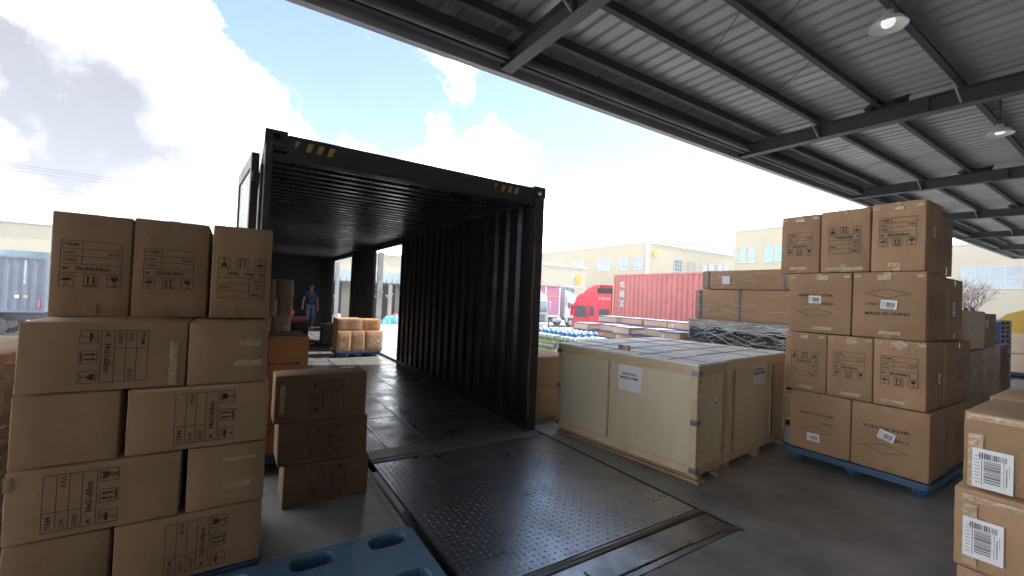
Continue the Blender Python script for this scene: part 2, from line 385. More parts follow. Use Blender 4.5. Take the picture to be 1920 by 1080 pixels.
def small_label():
    p = D2().rect(-.05, .05, -.035, .035); i = D2(); rr = random.Random(3); x = -.018
    while x < .035: w = rr.choice((.0015, .003, .004)); i.rect(x, x+w, -.020, .018); x += w + rr.choice((.0015, .003))
    i.frame(-.042, -.026, -.02, .02, .003); i.rect(-.018, .03, -.028, -.025)
    return p, i
def big_label():
    p = D2().rect(-.085, .085, -.12, .12); i = D2(); g = D2(); rr = random.Random(5)
    x = -.06
    for (y0, y1, a, b) in ((.060, .095, -.055, .06),):
        x = a
        while x < b: w = rr.choice((.002, .004, .006)); i.rect(x, min(x+w, b), y0, y1); x += w + rr.choice((.002, .004))
    y = -.085
    while y < .05: w = rr.choice((.002, .004, .007)); i.rect(-.035, .035, y, y+w); y += w + rr.choice((.002, .003, .005))
    i.rect(-.045, -.042, -.10, .10); i.rect(.047, .049, -.09, .06)
    for k in range(9):
        l = rr.uniform(.02, .07); g.rect(-.078+.0, -.052, -.09+k*.02, -.086+k*.02) if k % 2 else g.rect(-.072, -.054, -.09+k*.02, -.084+k*.02)
    g.rect(.056, .062, -.08, .03); g.rect(.068, .071, -.02, .05)
    return p, i, g
FACES = {'front': (Vector((1,0,0)), Vector((0,0,1)), Vector((0,-1,0))), 'back': (Vector((-1,0,0)), Vector((0,0,1)), Vector((0,1,0))),
         'left': (Vector((0,-1,0)), Vector((0,0,1)), Vector((-1,0,0))), 'right': (Vector((0,1,0)), Vector((0,0,1)), Vector((1,0,0))),
         'top': (Vector((1,0,0)), Vector((0,1,0)), Vector((0,0,1)))}
def face_centre(face, w, d, h):
    return {'front': Vector((0,-d/2,h/2)), 'back': Vector((0,d/2,h/2)), 'left': Vector((-w/2,0,h/2)), 'right': Vector((w/2,0,h/2)), 'top': Vector((0,0,h))}[face]
def decal(name, draw, face, size, mtl, parent, cx=0, cy=0, rot=0, k=1.0, off=.0016):
    u, v, n = FACES[face]; c = face_centre(face, *size); d = D2().put(draw, cx, cy, rot, k)
    me = bpy.data.meshes.new(name); me.from_pydata([tuple(c + u*x + v*y + n*off) for x, y in d.v], [], d.f); me.materials.append(M[mtl])
    return link(name, me, parent)

# ------------------------------------------------------------------ cartons
_cm = {}
def carton_mesh(w, d, h, mtl, variant, bulge=.004):
    key = (round(w,3), round(d,3), round(h,3), mtl, variant, bulge)
    if key in _cm: return _cm[key]
    rr = random.Random(hash(key[:3]) % 1000 + variant*17); N = 6; e = .006
    def coords(L_):
        return [-L_/2] + [-L_/2 + e] + [-L_/2 + e + (L_-2*e)*i/(N-2) for i in range(1, N-2)] + [L_/2 - e, L_/2]
    ax = [coords(w), coords(d), coords(h)]; n = len(ax[0])
    amp = [bulge*rr.uniform(-.3, 1.2) for _ in range(6)]; ph = [rr.uniform(0, 6) for _ in range(12)]
    idx = {}; vs = []; fs = []
    lean = (rr.uniform(-.004,.004), rr.uniform(-.004,.004))
    def vert(i, j, k):
        if (i,j,k) in idx: return idx[(i,j,k)]
        p = [ax[0][i], ax[1][j], ax[2][k]]; q = [2*p[0]/w, 2*p[1]/d, 2*p[2]/h]; ext = [a in (0, n-1) for a in (i,j,k)]
        if sum(ext) >= 2:
            for a in range(3):
                if ext[a]: p[a] -= math.copysign(e*(.32 if sum(ext) == 2 else .45), p[a])
        elif sum(ext) == 1:
            a = ext.index(True); o = [x for x in range(3) if x != a]
            fx = max(0, (1-q[o[0]]**2))*max(0, (1-q[o[1]]**2)); s_ = 0 if q[a] < 0 else 1
            p[a] += math.copysign(1, q[a])*(fx*amp[a*2+s_]*2 + .0008*math.sin(q[o[0]]*4+ph[a*2+s_])*math.sin(q[o[1]]*5+ph[6+a*2+s_]))
        p[0] += lean[0]*(q[2]+1)/2; p[1] += lean[1]*(q[2]+1)/2
        idx[(i,j,k)] = len(vs); vs.append((p[0], p[1], p[2]+h/2)); return idx[(i,j,k)]
    r_ = range(n-1)
    for a in r_:
        for b in r_:
            fs += [(vert(a,b,0), vert(a,b+1,0), vert(a+1,b+1,0), vert(a+1,b,0)), (vert(a,b,n-1), vert(a+1,b,n-1), vert(a+1,b+1,n-1), vert(a,b+1,n-1)),
                   (vert(a,0,b), vert(a+1,0,b), vert(a+1,0,b+1), vert(a,0,b+1)), (vert(a,n-1,b), vert(a,n-1,b+1), vert(a+1,n-1,b+1), vert(a+1,n-1,b)),
                   (vert(0,a,b), vert(0,a,b+1), vert(0,a+1,b+1), vert(0,a+1,b)), (vert(n-1,a,b), vert(n-1,a+1,b), vert(n-1,a+1,b+1), vert(n-1,a,b+1))]
    me = bpy.data.meshes.new('carton_body'); me.from_pydata(vs, [], fs); me.materials.append(M[mtl])
    me.polygons.foreach_set('use_smooth', [True]*len(me.polygons)); me.update(); _cm[key] = me; return me
_dm = {}
def carton(label, size, loc, prints=(), rz=0, group='', mtl='cardboard', tape=None, labels=(), crumple=(), variant=None, cat='carton', bulge=.004, name='carton', film=False):
    """size (x, y, z); loc = centre of base; prints: (face, kind, rot, cx, cy, k)"""
    w, d, h = size; t = empty(name, label, cat, loc, rz, group or None)
    t.rotation_euler = (0, 0, rz + random.uniform(-.006, .006))
    link('carton_body', carton_mesh(w, d, h, mtl, random.randint(0, 3) if variant is None else variant, bulge), t)
    def cached(nm, face, draw, mtl2, cx, cy, rot, k, off, parent):
        key = (nm, face, size, id(draw), mtl2, cx, cy, rot, k, off)
        if key in _dm: return link(nm, _dm[key], parent)
        o = decal(nm, draw, face, size, mtl2, parent, cx, cy, rot, k, off); _dm[key] = o.data; return o
    bo = bulge*1.9+.0012
    for (face, kind, rot, cx, cy, k) in prints: cached('printed_marking', face, PR[kind], 'ink', cx, cy, rot, k, bo, t)
    # tape over the top and bottom seam, running down the faces that end the seam
    if tape:
        tw = .024; L_ = w if tape == 'x' else d
        for (top, dn) in ((1, (random.uniform(.05, .085), random.uniform(.05, .085))), (0, (random.uniform(.05, .085), random.uniform(.05, .085)))):
            ht = h+.0012 if top else -.0005; s2 = 1 if top else -1; o1 = .0018; o2 = bulge*.9+.0018
            prof = [(-L_/2-o2, ht-s2*dn[0]), (-L_/2-o1, ht-s2*.004), (-L_/2+.004, ht)]
            if top: prof += [(-L_/4, h+bulge*1.6+.001), (L_/4, h+bulge*1.6+.001)]
            prof += [(L_/2-.004, ht), (L_/2+o1, ht-s2*.004), (L_/2+o2, ht-s2*dn[1])]
            mb = MB(); n_ = len(prof)
            mb.v = [((a_, sg*tw, z_) if tape == 'x' else (sg*tw, a_, z_)) for sg in (-1, 1) for a_, z_ in prof]
            mb.f = [(i_, i_+1, n_+i_+1, n_+i_) for i_ in range(n_-1)]; mb.mi = [0]*len(mb.f)
            mb.build('packing_tape', 'tan_tape', t)
    for (face, cx, cy, tw, th) in crumple:      # crinkled clear tape
        u, v, n = FACES[face]; c = face_centre(face, w, d, h); mb = MB(); nx = max(3, int(tw/.02)); ny = max(2, int(th/.015)); vs = []; fs = []
        for j in range(ny+1):
            for i in range(nx+1):
                e_ = (i in (0, nx)) or (j in (0, ny))
                p = c + u*(cx + tw*(i/nx-.5) + random.uniform(-.0012,.0012)) + v*(cy + th*(j/ny-.5) + random.uniform(-.0008,.0008)) + n*(bo*.8 + (0 if e_ else random.uniform(0, .0022)))
                vs.append(p)
        for j in range(ny):
            for i in range(nx): a = j*(nx+1)+i; fs.append((a, a+1, a+nx+2, a+nx+1))
        mb.add(vs, fs).build('clear_tape_strip', 'clear_tape', t)
    for (face, cx, cy, rot, kind, k) in labels:
        p, i = SL[:2] if kind == 's' else BL[:2]
        lp = cached('shipping_label', face, p, 'label_paper', cx, cy, rot, k, bo+.001, t)
        cached('barcode', face, i, 'label_ink', cx, cy, rot, k, bo+.0022, lp)
        if kind == 'b': stuff(cached('small_print', face, BL[2], 'label_grey', cx, cy, rot, k, bo+.0022, lp))
    return t
SL = small_label(); BL = big_label()

# ================================================================== SETTING
g = MB(); n = 40
g.quad((-900,-900,-1.3),(900,-900,-1.3),(900,900,-1.3),(-900,900,-1.3)); struct(g.build('yard_ground', 'yard_concrete'))
# yard slab joints
jt = MB()
for i in range(14): x = -30 + i*6.0; jt.box(x-.02, x+.02, 14, 39, -1.299, -1.296)
for i in range(6): y = 15 + i*5; jt.box(-32, 52, y-.02, y+.02, -1.2959, -1.293)
struct(jt.build('yard_joints', 'grime_floor'))
# dock platform with a notch for the container
def slab(name, x0, x1, y0, y1, z=0, mtl='dock_concrete'): return struct(MB().box(x0, x1, y0, y1, -1.3, z).build(name, mtl))
slab('dock_floor', -34, 1.02, -9, 4.0)
slab('dock_floor', 3.04, 40, -9, 5.3)
slab('dock_floor', 1.02, 3.04, -9, 1.62)
slab('dock_floor', 1.02, 3.04, 1.62, 4.0, -.55)
slab('dock_floor', 3.12, 14.5, 5.3, 13.0)
slab('dock_floor', 3.12, 7.5, 13.0, 20.0)
fj = MB()
for x in (5.8, 9.8): fj.box(x-.004, x+.004, -8, 1.0, .0012, .0022)
fj.box(3.15, 12, 7.55, 7.60, .001, .004); fj.box(3.2, 9, 11.2, 11.24, .001, .004)
struct(fj.build('floor_joints', 'joint_black'))
# worn paint and rough cement patch beside the leveller
sc = MB(); rr = random.Random(11); pts = []
ys = [3.85 - i*.06 for i in range(22)]
for i, y in enumerate(ys):
    w0 = .085*(1 - i/24) + rr.uniform(-.012, .012)
    pts.append((1.015 - max(.01, w0), y))
poly = [(1.017, y) for y in ys[::-1]]
vs = [(x, y, .0035) for x, y in pts] + [(1.017, y, .0035) for y in ys]; k = len(ys)
sc.add(vs, [(i, i+1, k+i+1, k+i) for i in range(k-1)]); struct(sc.build('worn_paint_patch', 'white_scuff', fixn=True))

# ------------------------------------------------------------------ dock leveller
lev = empty('dock_leveller', 'steel dock leveller with diamond tread plate in the floor in front of the black container', 'dock leveller', (0,0,0))
X0, X1, Y0, Y1 = 1.10, 2.995, 1.95, 3.86
MB().box(X0, X1, Y0, Y1, -.02, .004).build('deck_plate', 'tread_steel', lev)
tm = MB(); p = .044; ny = int((Y1-Y0-.05)/p); nx = int((X1-X0-.05)/p)
for j in range(ny):
    for i in range(nx):
        cx = X0+.03+i*p; cy = Y0+.03+j*p; a = R(45) if (i+j) % 2 else R(-45); L_, w_ = .014, .0050
        c, s_ = math.cos(a), math.sin(a)
        q = lambda x, y, z: (cx + c*x - s_*y, cy + s_*x + c*y, z)
        tm.add([q(-L_,0,.004), q(0,-w_,.004), q(L_,0,.004), q(0,w_,.004), q(-L_*.45,0,.0072), q(0,0,.0080), q(L_*.45,0,.0072)],
               [(0,1,5,4), (1,2,6,5), (2,3,5,6), (3,0,4,5)])
stuff(tm.build('tread_pattern', 'worn_glint_tread', lev))
MB().box(X0, X1-.02, 3.865, 4.17, -.01, .012, .004).box(X0, X1-.02, 3.93, 4.0, .012, .018, .003).build('lip_plate', 'ramp_concrete', lev)
MB().tube([(X0-.02, 1.905, .002), (X1, 1.905, .002)], .024, 12).build('hinge_bar', 'worn_steel', lev, smooth=True)
MB().box(X0-.06, X1, 1.68, 1.872, -.03, .006, .004).build('hinge_plate', 'worn_steel', lev)
MB().box(X0-.1, 3.032, 1.625, 1.668, -.03, .004, .002).build('frame_angle', 'worn_steel', lev)
MB().box(2.55, 2.93, 1.662, 1.70, .0065, .014, .002).box(2.9, 3.0, 1.64, 1.69, .0045, .010, .002).build('patch_weld', 'worn_steel', lev)
MB().box(3.008, 3.034, 1.60, 4.0, -.05, .003, .002).build('frame_angle', 'dark_steel', lev)
MB().box(1.022, 1.045, 1.60, 4.0, -.05, .002, .002).build('frame_angle', 'dark_steel', lev)
lf = MB().add([(0,0,.002),(.05,.004,.004),(.11,.0,.003),(.055,-.008,.005)], [(0,3,2,1)]).build('leaf_scrap', 'leaf_brown'); lf.location = (1.93, 2.72, .006)
tag(lf, 'thin brown scrap lying on the middle of the tread plate', 'scrap')
tw_ = MB().tube([(0,0,0),(.015,.03,.012),(.0,.06,.02),(.012,.085,.012)], .006, 6).tube([(.0,.02,.005),(-.03,.035,.012)], .004, 6).build('plastic_scrap', 'leaf_brown'); tw_.location = (1.70, 1.69, .012)
tag(tw_, 'small twisted scrap of tie lying on the near edge plate of the leveller', 'scrap')

# ------------------------------------------------------------------ container
CX0, CX1, CY0, CY1, CZ0, CZ1 = .14, 3.0, 4.02, 18.6, -.14, 2.84
ct = empty('shipping_container', 'open black shipping container backed onto the dock with yellow and black marks on its header', 'shipping container', ((CX0+CX1)/2, CY0, CZ0))
def cpart(mb, name, mtl, parent=None, **k):
    o = mb.build(name, mtl, None, **k); o.parent = parent or ct
    if parent is None: o.matrix_parent_inverse = Matrix.Translation(-Vector(ct.location))
    return o
def corrug(a0, a1, pitch, depth):    # trapezoid profile: list of (a, offset)
    out = []; a = a0; k = pitch
    while a < a1 - 1e-6:
        for f_, o in ((0, 0), (.34, 0), (.5, 1), (.84, 1)):
            aa = a + f_*k
            if aa < a1: out.append((aa, o*depth))
        a += k
    out.append((a1, 0)); return out
def corr_wall_x(mb, x, y0, y1, z0, z1, sgn=1, pitch=.28, depth=.036):
    pr = corrug(y0, y1, pitch, depth); vs = [(x + sgn*o, y, z0) for y, o in pr] + [(x + sgn*o, y, z1) for y, o in pr]
    vs += [(x + sgn*o + .004, y, z0) for y, o in pr] + [(x + sgn*o + .004, y, z1) for y, o in pr]
    n = len(pr); mb.add(vs, [(i, i+1, n+i+1, n+i) for i in range(n-1)] + [(2*n+i, 3*n+i, 3*n+i+1, 2*n+i+1) for i in range(n-1)])
for x0, x1 in ((CX0, CX0+.06), (CX1-.12, CX1)):
    cpart(MB().box(x0, x1, CY0, CY0+.14, CZ0, CZ1-.12, .008), 'corner_post', 'container_black')
    cpart(MB().box(x0, x1, CY1-.14, CY1, CZ0, CZ1-.12, .008), 'corner_post', 'container_black')
def casting(x0, x1, y0, y1, z0, z1):   # hollow casting with oval holes front
    mb = MB(); t = .02; n = 14; cx, cz = (x0+x1)/2, (z0+z1)/2
    for (yy, s_) in ((y0, 1),):
        ring = [(cx+.030*math.cos(2*math.pi*k/n), yy, cz+.036*math.sin(2*math.pi*k/n)) for k in range(n)]
        out = []
        for k in range(n):
            a = 2*math.pi*k/n; c, s2 = math.cos(a), math.sin(a); m_ = max(abs(c), abs(s2)); out.append((cx + (x1-x0)/2*c/m_, yy, cz + (z1-z0)/2*s2/m_))
        mb.add(ring+out, [(k, (k+1)%n, n+(k+1)%n, n+k) if s_ > 0 else (k, n+k, n+(k+1)%n, (k+1)%n) for k in range(n)])
    mb.box(x0, x1, y0+.001, y1-.001, z1-t, z1).box(x0, x1, y0+.001, y1-.001, z0, z0+t).box(x0, x0+t, y0+.001, y1-.001, z0+t, z1-t)
    mb.box(x1-t, x1, y0+.001, y1-.001, z0+t, z1-t)
    if x0 < 1: mb.box(x0+t, x1-t, y1-.03, y1-.002, z0+t, z1-t)
    return mb
for x0, x1 in ((CX0-.004, CX0+.162), (CX1-.158, CX1+.004)): cpart(casting(x0, x1, CY0-.006, CY0+.16, CZ1-.119, CZ1+.004), 'corner_casting', 'container_black')
hd = MB().box(CX0+.165, CX1-.16, CY0+.01, CY0+.10, 2.645, CZ1-.012, .006).box(CX0+.06, CX1-.12, CY0+.005, CY0+.13, 2.628, 2.644, .003)
header = cpart(hd, 'door_header', 'container_black')
for k in range(5):
    x = CX0 + .75 + k*.38; cpart(MB().box(x, x+.03, CY0-.002, CY0+.009, 2.66, 2.70, .003), 'header_lug', 'container_black')
for (xa, n_, w_, h_) in ((.35, 4, .056, .075), (2.31, 4, .056, .075)):
    for k in range(n_):
        x = xa + k*w_*1.55; mb = MB(); z0 = 2.712; s_ = w_*.45; y = CY0+.0075
        if k == 0: v = [(x+.01, y, z0), (x+w_*.9, y, z0+h_), (x+.01, y, z0+h_)]
        else: v = [(x, y, z0), (x+w_*.75, y, z0), (x+w_*.75+s_, y, z0+h_), (x+s_, y, z0+h_)]
        nn_ = len(v); v += [(a, y+.003, c) for a, b, c in v]
        mb.add(v, [tuple(range(nn_)), tuple(range(nn_, 2*nn_))[::-1]] + [(i, nn_+i, nn_+(i+1)%nn_, (i+1)%nn_) for i in range(nn_)])
        cpart(mb, 'hazard_mark', 'hazard_yellow')
# top rails and roof
cpart(MB().box(CX0, CX0+.06, CY0+.165, CY1-.15, 2.70, 2.79, .005), 'top_rail', 'container_black')
cpart(MB().box(CX1-.06, CX1, CY0+.165, CY1-.15, 2.70, 2.79, .005), 'top_rail', 'container_black')
pr = corrug(CY0+.13, CY1-.092, .209, .024); rm = MB(); n = len(pr)
rm.add([(CX0+.05, y, 2.745-o) for y, o in pr] + [(CX1-.05, y, 2.745-o) for y, o in pr] + [(CX0+.05, y, 2.749-o) for y, o in pr] + [(CX1-.05, y, 2.749-o) for y, o in pr],
       [(i, n+i, n+i+1, i+1) for i in range(n-1)] + [(2*n+i, 2*n+i+1, 3*n+i+1, 3*n+i) for i in range(n-1)])
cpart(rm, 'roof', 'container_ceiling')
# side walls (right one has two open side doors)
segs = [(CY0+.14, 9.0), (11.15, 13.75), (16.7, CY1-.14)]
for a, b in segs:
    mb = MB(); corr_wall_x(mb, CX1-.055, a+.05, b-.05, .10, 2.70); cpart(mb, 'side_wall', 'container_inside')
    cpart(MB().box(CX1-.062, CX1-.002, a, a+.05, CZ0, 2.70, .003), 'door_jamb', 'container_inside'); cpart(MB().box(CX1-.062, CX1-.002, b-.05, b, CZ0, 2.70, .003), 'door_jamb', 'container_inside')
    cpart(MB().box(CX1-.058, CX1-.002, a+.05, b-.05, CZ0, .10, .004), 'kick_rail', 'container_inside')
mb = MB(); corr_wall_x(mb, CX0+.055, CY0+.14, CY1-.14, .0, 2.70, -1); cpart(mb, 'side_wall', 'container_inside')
for a, b in ((9.0, 11.15), (13.75, 16.7)):
    cpart(MB().box(CX1-.062, CX1, a, b, 2.58, 2.70, .004), 'door_lintel', 'container_inside')
    cpart(MB().box(CX1-.062, CX1, a, b, CZ0, -.004, .004), 'door_sill', 'container_inside')
for a in (11.05, 13.78, 16.62):      # seen edge-on, swung open
    cpart(MB().box(CX1+.02, CX1+.16, a, a+.05, .03, 2.55, .004), 'side_door_leaf', 'door_pale')
cpart(MB().box(CX0+.057, CX1-.057, CY1-.09, CY1-.04, 0, 2.80), 'end_wall', 'container_inside')
# floor panels: three lanes of boards divided by steel strips
lanes = [CX0+.05, 1.34, 1.76, 2.2, CX1-.06]; yy = [CY0+.02, 5.25, 7.7, 10.1, 12.5, 14.9, 16.8, CY1-.1]
cpart(MB().box(CX0+.02, CX1-.065, CY0+.002, CY1-.05, CZ0, -.022), 'floor_frame', 'dark_steel')
for i in range(len(lanes)-1):
    for j in range(len(yy)-1):
        o = cpart(MB().box(lanes[i]+.004, lanes[i+1]-.004, yy[j]+.004, yy[j+1]-.004, -.021, -.002 - .001*((i+j) % 2), .002), 'floor_panel', 'container_floor')
for x in (1.34, 1.76):
    cpart(MB().box(x-.015, x+.004, CY0+.03, 12.4, .0005, .004).box(x+.010, x+.014, CY0+.03, 12.4, .0005, .006), 'floor_strip', 'strip_metal')
rr = random.Random(4); sm = MB()
for k in range(26):      # splinters and dirt lying on the floor
    x, y = rr.uniform(1.0, 2.7), rr.uniform(4.6, 9); a = rr.uniform(0, 3); l = rr.uniform(.01, .05); c, s_ = math.cos(a)*l, math.sin(a)*l
    sm.add([(x-c, y-s_, .001), (x+.006, y, .0015), (x+c, y+s_, .001), (x-.004, y, .006)], [(0,1,3), (1,2,3)])
stuff(tag(sm.build('floor_debris', 'joint_black'), 'dark splinters and dirt scattered on the container floor', 'debris'))
# end doors folded back along both sides
def door_leaf(x, y0, y1, face, ang, pale):
    def turn(mb):
        c, s_ = math.cos(R(ang)), math.sin(R(ang)); mb.v = [(x + c*(a-x) - s_*(b-y0), y0 + s_*(a-x) + c*(b-y0), z) for a, b, z in mb.v]; return mb
    d_ = cpart(turn(MB().box(x-.03, x+.03, y0, y0+.07, -.05, 2.70, .005).box(x-.03, x+.03, y1-.07, y1, -.05, 2.70, .005)
               .box(x-.03, x+.03, y0+.071, y1-.071, 2.58, 2.70, .004).box(x-.03, x+.03, y0+.071, y1-.071, -.05, .04, .004)
               .box(x-.028, x+.028, y0+.071, y1-.071, 1.25, 1.31, .003)), 'door_leaf', 'container_black')
    cpart(turn(MB().box(x-.014, x+.014, y0+.071, y1-.071, .041, 1.249)), 'door_panel', pale, d_); cpart(turn(MB().box(x-.014, x+.014, y0+.071, y1-.071, 1.311, 2.579)), 'door_panel', pale, d_)
    for yy_ in (y0+.3, y1-.4): cpart(turn(MB().tube([(x+.045*face, yy_, -.03), (x+.045*face, yy_, 2.74)], .014, 8)), 'locking_bar', 'container_black', d_)
    return d_
door_leaf(.085, 4.30, 5.35, 1, 5.0, 'door_pale'); door_leaf(3.075, 4.22, 5.28, -1, -1.0, 'container_black')
for z in (.4, 1.1, 1.8, 2.45):
    cpart(MB().box(.065, .139, 4.24, 4.32, z, z+.07, .004), 'hinge', 'container_black'); cpart(MB().box(3.001, 3.05, 4.14, 4.22, z, z+.07, .004), 'hinge', 'container_black')
cpart(MB().box(3.002, 3.022, CY0+.03, CY0+.09, 0, 2.55, .003), 'door_gasket', 'rubber')
cpart(MB().box(.118, .138, CY0+.03, CY0+.09, 0, 2.55, .003), 'door_gasket', 'rubber')
# strip of torn pinkish tape hanging inside right post
tt = MB(); vs = []
for i in range(12): z = 2.15 - i*.18; x = CX1-.135+.008*math.sin(i*1.3); vs += [(x, CY0-.004+.004*math.sin(i), z), (x+.02, CY0-.006, z)]
tt.add(vs, [(2*i, 2*i+2, 2*i+3, 2*i+1) for i in range(11)]); cpart(tt, 'torn_tape', 'pink_wall')

# ------------------------------------------------------------------ canopy
cn = empty('dock_canopy', 'dark steel loading dock canopy with ribbed metal roof sheets over the cargo', 'canopy', (0, 0, 0))
beamX = [-14.95, -8.96, -2.97, 3.03, 9.06, 15.05, 21.05, 27.05, 33.05, 39.0]
YE = 5.15
def zb(x): return 4.70 + .012*(x-3.03)
def zt(y, x): return zb(x) + .44 - (5.15-y)*.013
for bx in beamX:
    z0 = zb(bx); mb = MB()
    def I(y0, y1, za, zc, zd, ze):   # tapered I section
        mb.add([(bx-.09,y0,za),(bx+.09,y0,za),(bx+.09,y0,za+.012),(bx-.09,y0,za+.012),(bx-.09,y1,zc),(bx+.09,y1,zc),(bx+.09,y1,zc+.012),(bx-.09,y1,zc+.012)],
               [(0,1,2,3),(4,7,6,5),(0,4,5,1),(1,5,6,2),(2,6,7,3),(3,7,4,0)])
        mb.add([(bx-.005,y0,za+.012),(bx+.005,y0,za+.012),(bx+.005,y0,zd),(bx-.005,y0,zd),(bx-.005,y1,zc+.012),(bx+.005,y1,zc+.012),(bx+.005,y1,ze),(bx-.005,y1,ze)],
               [(0,1,2,3),(4,7,6,5),(0,4,5,1),(1,5,6,2),(2,6,7,3),(3,7,4,0)])
        mb.add([(bx-.09,y0,zd),(bx+.09,y0,zd),(bx+.09,y0,zd+.012),(bx-.09,y0,zd+.012),(bx-.09,y1,ze),(bx+.09,y1,ze),(bx+.09,y1,ze+.012),(bx-.09,y1,ze+.012)],
               [(0,1,2,3),(4,7,6,5),(0,4,5,1),(1,5,6,2),(2,6,7,3),(3,7,4,0)])
    I(5.10, -8.0, z0, z0-.20, z0+.24, z0+.24-.17)
    for y in (5.10, 3.6, 2.1, .6, -2.4): zz = z0-.015*(5.1-y); mb.box(bx-.088, bx+.088, y-.010, y-.001, zz+.014, zz+.24)
    mb.build('rafter', 'beam_grey', cn)
    cx_ = MB().box(bx-.12, bx+.12, -7.9, -7.66, 0, z0-.19, .006).box(bx-.2, bx+.2, -7.98, -7.58, 0, .02); cx_.build('column', 'beam_grey', cn)
purY = [4.55, 3.62, 2.72, 1.75, .55, -.75, -2.1, -3.5, -4.9, -6.3, -7.7]
for i in range(len(beamX)-1):
    a, b = beamX[i]+.003, beamX[i+1]-.003
    for y in purY:
        za, zc = zt(y, a), zt(y, b); mb = MB()
        def sl(y0, y1, d0, d1): mb.add([(a,y0,za+d0),(b,y0,zc+d0),(b,y1,zc+d0),(a,y1,za+d0),(a,y0,za+d1),(b,y0,zc+d1),(b,y1,zc+d1),(a,y1,za+d1)], [(0,3,2,1),(4,5,6,7),(0,1,5,4),(1,2,6,5),(2,3,7,6),(3,0,4,7)])
        sl(y-.004, y+.004, -.185, -.004); sl(y-.07, y-.0045, -.185, -.178); sl(y+.0045, y+.07, -.011, -.004)
        mb.build('purlin', 'purlin_dark', cn)
    for (y0, y1) in ((2.72, 3.62), (3.62, 4.55), (1.75, 2.72), (-.75, .55)):
        for f_ in (.35, .65):
            if random.random() < .3:
                x = a + (b-a)*f_; MB().tube([(x-.35, y0, zt(y0, x)-.10), (x+.35, y1, zt(y1, x)-.10)], .006, 5).build('sag_rod', 'purlin_dark', cn)
    # flange braces
    for y in (3.62, 1.75, -.75):
        bx = beamX[i+1]; z_ = zt(y, bx)
        MB().tube([(bx-.08, y-.02, zb(bx)-.015*(5.15-y)+.03), (bx-.34, y+.02, z_-.16)], .014, 5).build('fly_brace', 'fascia', cn)
    # edge: beam channel, pipe, gutter and fascia
# roof sheets, about 1 m wide, ribs running back from the edge
xs = -17.0; sheet_me = None
while xs < 39:
    if sheet_me is None:
        mb = MB(); pr = []
        for k in range(4):
            for f_, o in ((0, 0), (.165, 0), (.190, 1), (.225, 1)): pr.append((k*.25+f_, o*.036))
        pr.append((1.0, 0)); n = len(pr); ys_ = [5.30, 1.0, -3.5, -8.3]
        for y in ys_: mb.v += [(x, y, zt(y, 3.03)-zb(3.03) + o) for x, o in pr]
        for r_ in range(len(ys_)-1):
            for i in range(n-1): mb.f.append((r_*n+i, r_*n+i+1, (r_+1)*n+i+1, (r_+1)*n+i)); mb.mi.append(0)
        sheet_me = mb.mesh('roof_sheet', 'roof_sheet')
    o = link('roof_sheet', sheet_me, cn); o.location = (xs, 0, zb(xs)); xs += 1.0
for i in range(len(beamX)-1):
    a, b = beamX[i], beamX[i+1]
    def bar(name, y0, y1, d0, d1, mtl):
        mb = MB().add([(a,y0,zb(a)+d0),(b,y0,zb(b)+d0),(b,y1,zb(b)+d0),(a,y1,zb(a)+d0),(a,y0,zb(a)+d1),(b,y0,zb(b)+d1),(b,y1,zb(b)+d1),(a,y1,zb(a)+d1)], [(0,3,2,1),(4,5,6,7),(0,1,5,4),(1,2,6,5),(2,3,7,6),(3,0,4,7)])
        mb.build(name, mtl, cn)
    bar('fascia', 5.20, 5.225, -.02, .52, 'fascia'); bar('fascia_lip', 5.12, 5.198, -.02, -.008, 'fascia')
    bar('edge_channel', 5.00, 5.01, .05, .40, 'purlin_dark'); bar('edge_channel', 4.93, 4.998, .05, .06, 'purlin_dark')
    a2, b2 = a+.1, b-.1
    MB().tube([(a2, 4.86, zb(a2)+.10), (b2, 4.86, zb(b2)+.10)], .055, 10).build('drain_pipe', 'pipe_grey', cn, smooth=True)
MB().box(38.95, 39.1, -8.3, 5.22, zb(39)-.02, zb(39)+.50).build('fascia', 'fascia', cn)
def pendant(x, y, lab):
    t = empty('pendant_lamp', lab, 'lamp', (x, y, 4.60), 0, 'round lamps under the canopy')
    MB().lathe([(.17,0),(.172,.004),(.12,.075),(.05,.12),(.045,.17),(.0,.175)], n=28).build('lamp_shade', 'lamp_white', t, smooth=True)
    MB().lathe([(.165,.004),(.115,.072),(.045,.11),(0,.112)], n=28).build('reflector', 'lamp_inside', t, smooth=True)
    MB().lathe([(0,.0),(.05,.012),(.062,.05),(.05,.09),(.03,.11)], n=18).build('bulb', 'lamp_glow', t, smooth=True)
    MB().tube([(0,0,.17),(0,0,zt(y, x)-4.60)], .012, 8).build('stem', 'beam_grey', t)
pendant(5.70, 1.66, 'nearer white round pendant lamp hanging under the canopy, largest of the three'); pendant(10.54, 1.57, 'middle white round pendant lamp hanging under the canopy at the right edge')
pendant(16.4, 1.55, 'farthest white round pendant lamp under the canopy, over the stacked pallets')
for bx, nm in ((9.06, 'nearest'), (15.05, 'second'), (21.05, 'third'), (27.05, 'farthest')):   # ragged dark flaps on rafters
    o = MB().add([(0,0,0),(0,-.5,.02),(-.1,-.55,.12),(-.04,-.25,.11),(-.16,-.1,.16),(.01,.1,.10)], [(0,1,2,3,4,5),(5,4,3,2,1,0)]).build('hanging_rag', 'purlin_dark')
    o.location = (bx-.02, 2.85, zb(bx)+.235-.03); tag(o, f'ragged dark flap hanging on the {nm} canopy rafter in view', 'rag', 'dark flaps on the rafters')

